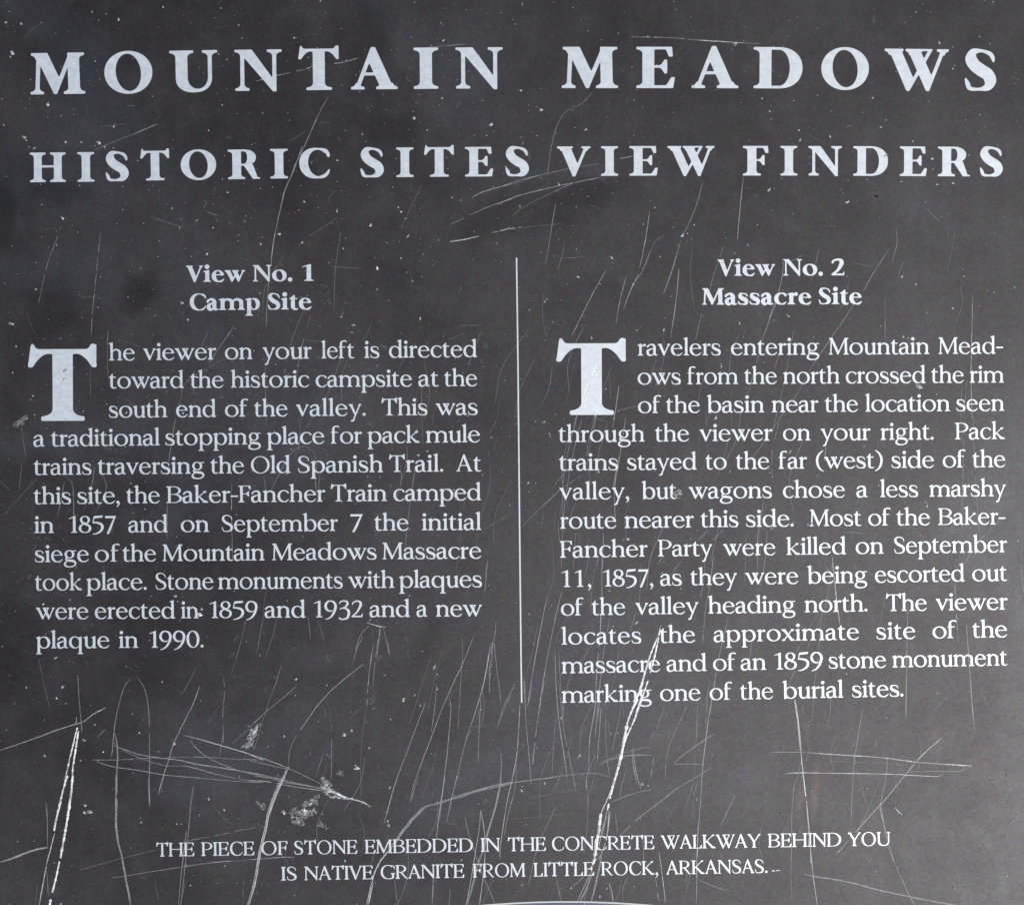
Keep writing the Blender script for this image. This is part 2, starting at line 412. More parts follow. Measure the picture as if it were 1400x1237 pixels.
        w = 660 + .7 * d; g.w = w
        b = w - .5 * S
        g.P((90, 925), (130, 925 + .55 * S), (w - 60, 1005 + .2 * S), (w - 45, 985), (w - 95, 905), (w - 140, 890 + .1 * S), (175, 830 + .3 * S), (80, 800))
        g.K([(118, 960, .34 * S), (85, 780, .36 * S), (50, 590, .42 * S)])
        g.K([(45, 600, .5 * S), (.35 * w, 610, .7 * S), (b - 90, 520, .95 * S), (b, 330, S), (b - 90, 110, .86 * S), (.42 * w, -40, .55 * S), (30, -92, .3 * S)])
    elif ch == '7':
        w = 660 + .7 * d; g.w = w
        g.P((20, 880), (50, 1000), (w - 10, 1000), (w - 10, 975), (w - 90, 870), (80, 870))
        g.K([(w - 70, 935, .5 * S), (.68 * w, 600, .72 * S), (.48 * w, 250, .85 * S), (.26 * w, -80, .8 * S)])
    elif ch == '8':
        w = 730 + .6 * d; g.w = w
        g.ring(.5 * w, 775, .385 * w, 240, S * .86, hh + 10, 14, 0, 360); g.ring(.5 * w, 270, .49 * w, 285, S * .98, hh + 10, 16, 0, 360)
        g.P((.2 * w, 600), (.34 * w, 690), (.78 * w, 470), (.66 * w, 400))
    elif ch == '9':
        w = 720 + .65 * d; g.w = w
        b = w - .5 * S - 4
        g.K([(.68 * w, 425, .32 * S), (.5 * w, 372, .5 * S), (.24 * w, 450, .85 * S), (.5 * S + 8, 680, S), (.24 * w, 915, .78 * S), (.5 * w, 985, .46 * S + 8), (b - 90, 900, .8 * S), (b, 680, S), (b - 50, 420, .98 * S), (.66 * w, 150, .8 * S), (.42 * w, -30, .55 * S), (.1 * w, -125, .26 * S + 10)])
    elif ch == '.':
        g.dot(100 + .3 * d, 82 + .2 * d, 86 + .45 * d); g.w = 200 + .8 * d
    elif ch == ',':
        g.dot(100 + .3 * d, 84, 84 + .4 * d); g.w = 220 + .7 * d
        g.K([(135 + .3 * d, 110, 90), (165 + .3 * d, 10, 84), (130 + .3 * d, -90, 66), (40 + .2 * d, -215, 30)])
    elif ch == '-':
        g.R(20, 325, 440, 325 + 95); g.w = 460
    elif ch == '(':
        g.K([(500, 1085, 34), (300, 930, 90), (160, 700, 128), (125, 440, 140), (190, 140, 126), (330, -60, 84), (515, -180, 34)]); g.w = 480
    elif ch == ')':
        g.K([(-20, 1085, 34), (180, 930, 90), (320, 700, 128), (355, 440, 140), (290, 140, 126), (150, -60, 84), (-35, -180, 34)]); g.w = 480
    return g

def outline(g, cell, blur):
    """union of the strokes as closed loops with slightly softened corners"""
    allp = np.vstack(g.polys)
    pad = 60
    x0, y0 = allp.min(0) - pad
    x1, y1 = allp.max(0) + pad
    sub = 2
    c = cell / sub
    nx, ny = int((x1 - x0) / cell) + 2, int((y1 - y0) / cell) + 2
    m = np.zeros((ny * sub, nx * sub), bool)
    for p in g.polys:
        a0, b0 = ((p.min(0) - (x0, y0)) / c).astype(int) - 1
        a1, b1 = ((p.max(0) - (x0, y0)) / c).astype(int) + 2
        a0, b0 = max(a0, 0), max(b0, 0)
        xs = x0 + (np.arange(a0, a1) + .5) * c
        ys = y0 + (np.arange(b0, b1) + .5) * c
        ins = np.zeros((len(ys), len(xs)), bool)
        q = np.roll(p, -1, 0)
        for (ax, ay), (bx, by) in zip(p, q):
            if ay == by: continue
            rows = (ys >= min(ay, by)) & (ys < max(ay, by))
            if rows.any():
                xc = ax + (ys[rows] - ay) * (bx - ax) / (by - ay)
                ins[rows] ^= xs[None, :] > xc[:, None]
        v = m[b0:b1, a0:a1]
        v |= ins[:v.shape[0], :v.shape[1]]
    f = m.reshape(ny, sub, nx, sub).mean((1, 3))
    s = blur / cell
    r = int(3 * s) + 1
    k = np.exp(-.5 * (np.arange(-r, r + 1) / s) ** 2); k /= k.sum()
    f = np.apply_along_axis(lambda v: np.convolve(v, k, 'same'), 0, f)
    f = np.apply_along_axis(lambda v: np.convolve(v, k, 'same'), 1, f)
    iso = .5
    b = f > iso
    code = b[:-1, :-1] * 1 + b[:-1, 1:] * 2 + b[1:, 1:] * 4 + b[1:, :-1] * 8
    nxt, pos = {}, {}
    tab = {1: [(3, 0)], 2: [(0, 1)], 3: [(3, 1)], 4: [(1, 2)], 5: [(3, 2), (1, 0)], 6: [(0, 2)], 7: [(3, 2)], 8: [(2, 3)], 9: [(2, 0)],
           10: [(2, 1), (0, 3)], 11: [(2, 1)], 12: [(1, 3)], 13: [(1, 0)], 14: [(0, 3)]}
    def key(i, j, ed):
        if ed == 0: kk, A, B = (0, i, j), (i, j), (i, j + 1)
        elif ed == 2: kk, A, B = (0, i + 1, j), (i + 1, j), (i + 1, j + 1)
        elif ed == 3: kk, A, B = (1, i, j), (i, j), (i + 1, j)
        else: kk, A, B = (1, i, j + 1), (i, j + 1), (i + 1, j + 1)
        if kk not in pos:
            fa, fb = f[A], f[B]
            t = (iso - fa) / (fb - fa)
            pos[kk] = (x0 + (A[1] + (B[1] - A[1]) * t + .5) * cell, y0 + (A[0] + (B[0] - A[0]) * t + .5) * cell)
        return kk
    for i, j in zip(*np.nonzero((code > 0) & (code < 15))):
        for a, bb in tab[int(code[i, j])]:
            nxt[key(i, j, a)] = key(i, j, bb)
    loops = []
    while nxt:
        k0, k1 = nxt.popitem()
        L = [k0]
        while k1 != k0:
            L.append(k1); k1 = nxt.pop(k1)
        P = np.array([pos[q] for q in L])
        if len(P) > 5: loops.append(simplify(P, cell * .12))
    return loops

def simplify(P, tol):
    n = len(P)
    h = int(np.argmax(((P - P[0]) ** 2).sum(1)))
    keep = {0, h}
    st = [(0, h), (h, n)]
    while st:
        a, b = st.pop()
        if b - a < 2: continue
        A, B = P[a], P[b % n]
        dv = B - A
        L = math.hypot(*dv) or 1e-9
        q = P[a + 1:b]
        dist = np.abs((q[:, 0] - A[0]) * dv[1] - (q[:, 1] - A[1]) * dv[0]) / L
        k = int(np.argmax(dist))
        if dist[k] > tol:
            k += a + 1
            keep.add(k); st += [(a, k), (k, b)]
    return P[sorted(keep)]

STYLES = {                    # stem, upright hairline, serif thickness, serif reach
    'roman': (143, 72, 49, 102),
    'bold': (236, 88, 56, 112),
    'black': (284, 94, 60, 142),
    'foot': (156, 84, 56, 80),
}

# ---------------------------------------------------------------- materials
def mat(name):
    m = bpy.data.materials.new(name); m.use_nodes = True
    nt = m.node_tree
    return m, nt, nt.nodes['Principled BSDF']
def N(nt, t, **kw):
    n = nt.nodes.new(t)
    for k, v in kw.items(): setattr(n, k, v)
    return n
def val(nt, sock, v):
    if hasattr(v, 'is_output') or isinstance(v, bpy.types.NodeSocket): nt.links.new(v, sock)
    else: sock.default_value = v
def M2(nt, op, a, b=0.0, clamp=False):
    n = N(nt, 'ShaderNodeMath', operation=op, use_clamp=clamp); val(nt, n.inputs[0], a); val(nt, n.inputs[1], b); return n.outputs[0]
def mixc(nt, f, a, b):
    n = N(nt, 'ShaderNodeMix', data_type='RGBA'); val(nt, n.inputs[0], f); val(nt, n.inputs[6], a); val(nt, n.inputs[7], b); return n.outputs[2]
def noise(nt, co, scale, detail=3.0, rough=.55, dist=0.0):
    n = N(nt, 'ShaderNodeTexNoise'); nt.links.new(co, n.inputs['Vector'])
    n.inputs['Scale'].default_value = scale; n.inputs['Detail'].default_value = detail
    n.inputs['Roughness'].default_value = rough; n.inputs['Distortion'].default_value = dist
    return n.outputs[0]
def ramp(nt, v, lo, hi):
    n = N(nt, 'ShaderNodeMapRange', interpolation_type='SMOOTHSTEP'); val(nt, n.inputs[0], v)
    n.inputs[1].default_value = lo; n.inputs[2].default_value = hi; return n.outputs[0]

def panel_material():
    m, nt, b = mat('dark_coating')
    tc = N(nt, 'ShaderNodeTexCoord').outputs['Object']
    big = noise(nt, tc, 9, 5, .6, .6)
    mid = noise(nt, tc, 60, 4, .6)
    fine = noise(nt, tc, 1400, 2, .7)
    grain = noise(nt, tc, 3200, 1, .5)
    col = mixc(nt, ramp(nt, big, .3, .7), (0.0070, 0.0058, 0.0062, 1), (0.0120, 0.0100, 0.0105, 1))
    col = mixc(nt, M2(nt, 'MULTIPLY', ramp(nt, mid, .45, .75), .35), col, (0.020, 0.018, 0.018, 1))
    hz = noise(nt, tc, 5.5, 6, .62, 1.2)
    col = mixc(nt, M2(nt, 'MULTIPLY', ramp(nt, hz, .48, .68), .8), col, (0.0165, 0.0180, 0.0245, 1))
    wipe = N(nt, 'ShaderNodeMapping'); nt.links.new(tc, wipe.inputs[0]); wipe.inputs['Scale'].default_value = (60, 5, 1); wipe.inputs['Rotation'].default_value = (0, 0, .12)
    ws = noise(nt, wipe.outputs[0], 2.2, 4, .65)
    col = mixc(nt, M2(nt, 'MULTIPLY', ramp(nt, ws, .55, .8), .5), col, (0.022, 0.020, 0.021, 1))
    # old finger marks and damp blots with a shape of their own: (x, y, rx, ry, turn, strength)
    mask = None
    for (x, y, rx, ry, rot, st) in STAINS:
        mp = N(nt, 'ShaderNodeMapping', vector_type='TEXTURE')
        mp.inputs['Location'].default_value = ((x - 700) * PX, (618.5 - y) * PX, 0)
        mp.inputs['Rotation'].default_value = (0, 0, math.radians(rot))
        mp.inputs['Scale'].default_value = (rx * PX, ry * PX, 1)
        nt.links.new(tc, mp.inputs[0])
        ln = N(nt, 'ShaderNodeVectorMath', operation='LENGTH'); nt.links.new(mp.outputs[0], ln.inputs[0])
        v = M2(nt, 'ADD', ln.outputs['Value'], M2(nt, 'MULTIPLY', M2(nt, 'SUBTRACT', mid, .5), 1.1))
        k = M2(nt, 'MULTIPLY', M2(nt, 'SUBTRACT', 1.0, ramp(nt, v, .45, 1.25)), st)
        mask = k if mask is None else M2(nt, 'MAXIMUM', mask, k)
    col = mixc(nt, mask, col, (0.003, 0.0026, 0.0024, 1))
    # rusty brown run marks
    rm = None
    for (x, y, rx, ry, rot, st) in RUST:
        mp = N(nt, 'ShaderNodeMapping', vector_type='TEXTURE')
        mp.inputs['Location'].default_value = ((x - 700) * PX, (618.5 - y) * PX, 0)
        mp.inputs['Rotation'].default_value = (0, 0, math.radians(rot))
        mp.inputs['Scale'].default_value = (rx * PX, ry * PX, 1)
        nt.links.new(tc, mp.inputs[0])
        ln = N(nt, 'ShaderNodeVectorMath', operation='LENGTH'); nt.links.new(mp.outputs[0], ln.inputs[0])
        k = M2(nt, 'MULTIPLY', M2(nt, 'SUBTRACT', 1.0, ramp(nt, M2(nt, 'ADD', ln.outputs['Value'], M2(nt, 'MULTIPLY', M2(nt, 'SUBTRACT', mid, .5), 1.0)), .2, 1.2)), st)
        rm = k if rm is None else M2(nt, 'MAXIMUM', rm, k)
    col = mixc(nt, rm, col, (0.09, 0.055, 0.035, 1))
    # grainy, slightly speckled coating
    gr = M2(nt, 'MULTIPLY', M2(nt, 'ADD', M2(nt, 'SUBTRACT', fine, .5), M2(nt, 'SUBTRACT', grain, .5)), 1.9)
    hs = N(nt, 'ShaderNodeHueSaturation'); nt.links.new(col, hs.inputs['Color'])
    nt.links.new(M2(nt, 'ADD', 1.0, gr), hs.inputs['Value'])
    cn = N(nt, 'ShaderNodeTexNoise'); nt.links.new(tc, cn.inputs['Vector']); cn.inputs['Scale'].default_value = 520; cn.inputs['Detail'].default_value = 2
    tint = mixc(nt, .10, hs.outputs[0], cn.outputs['Color'])
    mul = N(nt, 'ShaderNodeMix', data_type='RGBA', blend_type='MULTIPLY'); mul.inputs[0].default_value = .55
    nt.links.new(hs.outputs[0], mul.inputs[6])
    sc2 = N(nt, 'ShaderNodeVectorMath', operation='SCALE'); nt.links.new(cn.outputs['Color'], sc2.inputs[0]); sc2.inputs['Scale'].default_value = 2.0
    nt.links.new(sc2.outputs[0], mul.inputs[7])
    nt.links.new(mul.outputs[2], b.inputs['Base Color'])
    r = M2(nt, 'ADD', .53, M2(nt, 'MULTIPLY', M2(nt, 'SUBTRACT', big, .5), .22))
    r = M2(nt, 'ADD', r, M2(nt, 'MULTIPLY', M2(nt, 'SUBTRACT', mid, .5), .14))
    nt.links.new(r, b.inputs['Roughness'])
    # the blots are greasy and dull: they reflect less
    sp = M2(nt, 'SUBTRACT', .80, M2(nt, 'MULTIPLY', mask, .42))
    sp = M2(nt, 'MULTIPLY', sp, M2(nt, 'ADD', 1.0, M2(nt, 'MULTIPLY', gr, .55)))
    sp = M2(nt, 'MULTIPLY', sp, M2(nt, 'ADD', .30, M2(nt, 'MULTIPLY', M2(nt, 'ADD', big, hz), .70)))
    sp = M2(nt, 'MULTIPLY', sp, M2(nt, 'ADD', .80, M2(nt, 'MULTIPLY', M2(nt, 'ADD', mid, ws), .20)))
    med = noise(nt, tc, 330, 3, .6)
    sp = M2(nt, 'MULTIPLY', sp, M2(nt, 'ADD', .84, M2(nt, 'MULTIPLY', med, .32)))
    nt.links.new(sp, b.inputs['Specular IOR Level'])
    # very slight colour blotches in the worn clear coat
    tn = mixc(nt, .42, (1, .955, .99, 1), cn.outputs['Color'])
    nt.links.new(tn, b.inputs['Specular Tint'])
    bp = N(nt, 'ShaderNodeBump'); bp.inputs['Strength'].default_value = .22; bp.inputs['Distance'].default_value = .00008
    nt.links.new(fine, bp.inputs['Height']); nt.links.new(bp.outputs[0], b.inputs['Normal'])
    return m

def letter_material():
    m, nt, b = mat('silver_paint')
    tc = N(nt, 'ShaderNodeTexCoord').outputs['Object']
    mid = noise(nt, tc, 260, 4, .65); fine = noise(nt, tc, 2600, 2, .6)
    bm = N(nt, 'ShaderNodeMapping'); nt.links.new(tc, bm.inputs[0]); bm.inputs['Scale'].default_value = (90, 1700, 1); bm.inputs['Rotation'].default_value = (0, 0, .05)
    br = noise(nt, bm.outputs[0], 1.0, 3, .6)
    mid = M2(nt, 'ADD', M2(nt, 'MULTIPLY', mid, .6), M2(nt, 'MULTIPLY', br, .4))
    col = mixc(nt, ramp(nt, mid, .38, .62), (0.365, 0.42, 0.46, 1), (0.495, 0.545, 0.578, 1))
    col = mixc(nt, ramp(nt, fine, .62, .74), col, (0.62, 0.67, 0.72, 1))
    col = mixc(nt, M2(nt, 'MULTIPLY', M2(nt, 'SUBTRACT', 1.0, ramp(nt, fine, .28, .40)), .5), col, (0.27, 0.31, 0.35, 1))
    nt.links.new(col, b.inputs['Base Color'])
    b.inputs['Metallic'].default_value = 0.0
    b.inputs['IOR'].default_value = 3.1
    b.inputs['Roughness'].default_value = .52
    bp = N(nt, 'ShaderNodeBump'); bp.inputs['Strength'].default_value = .2; bp.inputs['Distance'].default_value = .00006
    nt.links.new(fine, bp.inputs['Height']); nt.links.new(bp.outputs[0], b.inputs['Normal'])
    return m

def bare_material(name, v, tint=(1, 1, 1)):
    """metal or plastic laid bare by a scratch of a given depth; v is its reflectance"""
    m, nt, b = mat(name)
    tc = N(nt, 'ShaderNodeTexCoord').outputs['Object']
    n1 = noise(nt, tc, 900, 3, .7); n2 = noise(nt, tc, 140, 3, .6)
    lo, hi = v * .55, min(v * 1.35, .92)
    f = ramp(nt, M2(nt, 'ADD', M2(nt, 'MULTIPLY', n1, .6), M2(nt, 'MULTIPLY', n2, .4)), .36, .64)
    col = mixc(nt, f, (lo * tint[0], lo * tint[1], lo * tint[2], 1), (hi * tint[0], hi * tint[1], hi * tint[2], 1))
    nt.links.new(col, b.inputs['Base Color'])
    b.inputs['Roughness'].default_value = .52
    b.inputs['Specular IOR Level'].default_value = .85
    return m

STAINS = [(190, 404, 25, 36, -25, .6), (66, 428, 44, 42, 0, .36), (8, 285, 16, 50, 0, .42), (85, 262, 52, 18, 0, .3), (735, 285, 115, 38, 14, .36), (540, 180, 36, 24, 0, .28),
          (790, 265, 46, 26, 10, .5), (600, 250, 34, 16, 0, .25), (20, 520, 24, 80, 0, .22), (20, 860, 40, 60, 10, .3), (255, 775, 60, 30, 0, .2)]
RUST = [(1103, 1000, 5, 34, 8, .35), (1114, 1085, 7, 46, -3, .5), (1093, 1095, 6, 40, -6, .42), (1098, 1135, 8, 18, 0, .3), (930, 1015, 60, 30, 0, .10)]
M_PANEL = panel_material()
M_LETTER = letter_material()
LEVELS = [.075, .11, .16, .24, .38, .60, .88]
M_BARE = [bare_material('bare_scratch', v, (.98, .985, 1.0)) for v in LEVELS]
M_RIM, nt_, b_ = mat('pale_edge'); b_.inputs['Base Color'].default_value = (.50, .51, .50, 1); b_.inputs['Roughness'].default_value = .45
M_BLUE, nt_, b_ = mat('blue_grey_ink'); b_.inputs['Base Color'].default_value = (.075, .085, .14, 1); b_.inputs['Roughness'].default_value = .4
M_DIRT, nt_, b_ = mat('dark_dirt'); b_.inputs['Base Color'].default_value = (.012, .009, .008, 1); b_.inputs['Roughness'].default_value = .9
M_BACK, nt_, b_ = mat('aluminium_edge'); b_.inputs['Base Color'].default_value = (.35, .35, .36, 1); b_.inputs['Metallic'].default_value = .8; b_.inputs['Roughness'].default_value = .45

# ---------------------------------------------------------------- helpers
def px(x, y, z=0.0):
    return ((x - 700) * PX, (618.5 - y) * PX, z)
def mesh_obj(name, verts, faces, mats, parent=None, mi=None, origin=None):
    v = np.asarray(verts, float)
    o3 = np.array(origin if origin is not None else (0, 0, 0), float)
    me = bpy.data.meshes.new(name)
    me.from_pydata((v - o3).tolist(), [], faces)
    for q in (mats if isinstance(mats, (list, tuple)) else [mats]): me.materials.append(q)
    if mi is not None: me.polygons.foreach_set('material_index', mi)
    o = bpy.data.objects.new(name, me)
    COL.objects.link(o)
    o.location = o3
    if parent: o.parent = parent
    return o

root = bpy.data.objects.new('information_plaque', None)
COL.objects.link(root)
root.matrix_world = FRAME
root.empty_display_size = .05
root['label'] = 'dark scratched plaque with pale serif lettering about the Mountain Meadows historic sites'
root['category'] = 'plaque'

# ---------------------------------------------------------------- panel: a slab with eased edges, running a little past the frame
def panel():
    x0, y0, _ = px(-110, 1400); x1, y1, _ = px(1510, -130)
    r, t, c = .012, .006, .0012
    def loop(inset, z):
        out = []
        for cx, cy, a0 in ((x1 - r, y1 - r, 0), (x0 + r, y1 - r, 90), (x0 + r, y0 + r, 180), (x1 - r, y0 + r, 270)):
            for k in range(7):
                a = math.radians(a0 + 15 * k)
                out.append((cx + (r - inset) * math.cos(a), cy + (r - inset) * math.sin(a), z))
        return out
    L = [loop(c, 0), loop(c * .3, -c * .3), loop(0, -c), loop(0, -t)]
    n = len(L[0]); V = sum(L, []); F = [list(range(n))]; mi = [0]
    for a in range(3):
        for k in range(n):
            F.append([a * n + k, (a + 1) * n + k, (a + 1) * n + (k + 1) % n, a * n + (k + 1) % n]); mi.append(0 if a < 1 else 1)
    F.append([3 * n + k for k in reversed(range(n))]); mi.append(1)
    return mesh_obj('panel', V, F, [M_PANEL, M_BACK], root, mi)
panel()

# ---------------------------------------------------------------- lettering
ZT = 0.00019                       # height of the lettering above the panel
ROUND_L, ROUND_R = 'cdegoqCGO0896', 'bopeDO098'
def bearing(ch, left):
    if ch in 'vwyxVWYAX': return 2
    if ch in (ROUND_L if left else ROUND_R): return 34
    if ch in 'sS35.,': return 34
    if ch in '17': return 40
    if ch in 'ct' and not left: return 14
    if ch == 'r' and not left: return 8
    if ch == 'f': return 12
    return 14
GL = {}
def glyph(ch, st):
    if (ch, st) not in GL:
        g = build_glyph(ch, *STYLES[st])
        loops = outline(g, 9 if st == 'black' else 12.5, 10 if st == 'black' else 9)
        pts = np.vstack(loops)
        ed, k = [], 0
        for L in loops:
            ed += [(k + i, k + (i + 1) % len(L)) for i in range(len(L))]; k += len(L)
        ov, _, of, _, _, _ = delaunay_2d_cdt([Vector(p) for p in pts], ed, [], 0, 1e-5)
        assert len(ov) == len(pts)
        tri = []
        for t in of:
            c = (pts[t[0]] + pts[t[1]] + pts[t[2]]) / 3
            ins = False
            for i, j in ed:
                (ax, ay), (bx, by) = pts[i], pts[j]
                if (ay > c[1]) != (by > c[1]) and c[0] < ax + (c[1] - ay) * (bx - ax) / (by - ay): ins = not ins
            if ins: tri.append(tuple(t))
        GL[(ch, st)] = (loops, pts, tri, pts[:, 0].min(), pts[:, 0].max())
    return GL[(ch, st)]
def add_glyph(V, F, gl, fx):
    loops, pts, tri, a, b = gl
    base, n = len(V), len(pts)
    q = [fx(p) for p in pts]
    V += [(x, y, ZT) for x, y in q]; V += [(x, y, 0.0) for x, y in q]
    F += [[base + t[0], base + t[1], base + t[2]] for t in tri]
    s = 0
    for L in loops:
        m = len(L)
        for k in range(m):
            i, j = base + s + k, base + s + (k + 1) % m
            F.append([i, i + n, j + n, j])
        s += m
def place(V, F, gl, x0, yb, size, sx, slope):
    """glyph with its ink starting at x0 (pixels) on the baseline yb"""
    s = size / CAP
    def fx(p):
        u, v = (p[0] - gl[3]) * s * sx, p[1] * s
        X, Y = x0 + u + v * slope, yb + u * slope - v
        return ((X - 700) * PX, (618.5 - Y) * PX)
    add_glyph(V, F, gl, fx)

def set_letter(ch, st, x0, x1, yb, size, slope=-.004, name='letter'):
    gl = glyph(ch, st)
    V, F = [], []
    place(V, F, gl, x0, yb, size, (x1 - x0) / ((gl[4] - gl[3]) * size / CAP), slope)
    return mesh_obj(name, V, F, M_LETTER, root, origin=px((x0 + x1) / 2, yb - size / 2))

def set_word(word, st, x0, x1, yb, size, slope):
    s = size / CAP
    gs = [glyph(c, st) for c in word]
    nat = sum(g[4] - g[3] for g in gs)
    gaps = [bearing(a, False) + bearing(b, True) for a, b in zip(word, word[1:])]
    T = (x1 - x0) / s
    sx = min(1.06, max(.93, T / (nat + sum(gaps) * (1.7 if st == 'foot' else 1)))) if gaps else T / nat
    add = (T - nat * sx - sum(gaps)) / len(gaps) if gaps else 0
    V, F = [], []
    x = x0
    for i, g in enumerate(gs):
        place(V, F, g, x, yb + (x - x0) * slope, size, sx, slope)
        x += (g[4] - g[3]) * s * sx + ((gaps[i] + add) * s if i < len(gaps) else 0)
    return mesh_obj('word', V, F, M_LETTER, root, origin=px((x0 + x1) / 2, yb - size / 2))

def base_at(nodes, x):
    xs, ys = zip(*nodes)
    return float(np.interp(x, xs, ys))

TB = [(42, 130.2), (180, 128), (245, 126.6), (320, 125.2), (430, 123.8), (500, 123), (580, 122), (770, 120.8), (950, 120.8), (1060, 121), (1155, 122), (1250, 123), (1340, 124.2)]
TITLE = [('M', 42, 116.8), ('O', 143.3, 208.8), ('U', 232.5, 298), ('N', 321.3, 385.8), ('T', 408.3, 463.8), ('A', 480, 543.8), ('I', 565.8, 599.3), ('N', 623, 687.5),
         ('M', 768, 845), ('E', 870, 922.5), ('A', 945.5, 1009.3), ('D', 1030, 1096.8), ('O', 1122.5, 1187.5), ('W', 1208.8, 1296.3), ('S', 1318.8, 1361.8)]
for ch, a, b in TITLE:
    x = (a + b) / 2
    set_letter(ch, 'black', a, b, base_at(TB, x), 56.2, (base_at(TB, x + 30) - base_at(TB, x - 30)) / 60)
SB = [(42, 249.6), (120, 248.8), (210, 247.2), (270, 246), (330, 245.4), (380, 244.4), (500, 242.8), (600, 242), (780, 240.8), (950, 240.2), (1130, 240.2), (1250, 240.8), (1350, 241.4)]
SUBT = [('H', 41.3, 90), ('I', 106.3, 129.3), ('S', 145, 176.3), ('T', 192.5, 232), ('O', 247.5, 295.8), ('R', 312, 355.5), ('I', 370, 393.8), ('C', 409.5, 451.3),
        ('S', 493, 525), ('I', 542, 565.5), ('T', 580, 620.8), ('E', 635.8, 674.3), ('S', 691.3, 723.3),
        ('V', 761.8, 807.5), ('I', 821.8, 845), ('E', 860.5, 899.3), ('W', 912.5, 976.8),
        ('F', 1015.5, 1050.5), ('I', 1067, 1090), ('N', 1105, 1150.8), ('D', 1166.3, 1213.8), ('E', 1230, 1267), ('R', 1282, 1325.8), ('S', 1339.5, 1370.8)]
for ch, a, b in SUBT:
    x = (a + b) / 2
    set_letter(ch, 'black', a, b, base_at(SB, x), 40.2, (base_at(SB, x + 30) - base_at(SB, x - 30)) / 60)
set_letter('T', 'black', 38.6, 132.6, 575.3, 97.6, -.004, 'drop_capital')
set_letter('T', 'black', 760.8, 856.2, 567.2, 97.4, -.004, 'drop_capital')

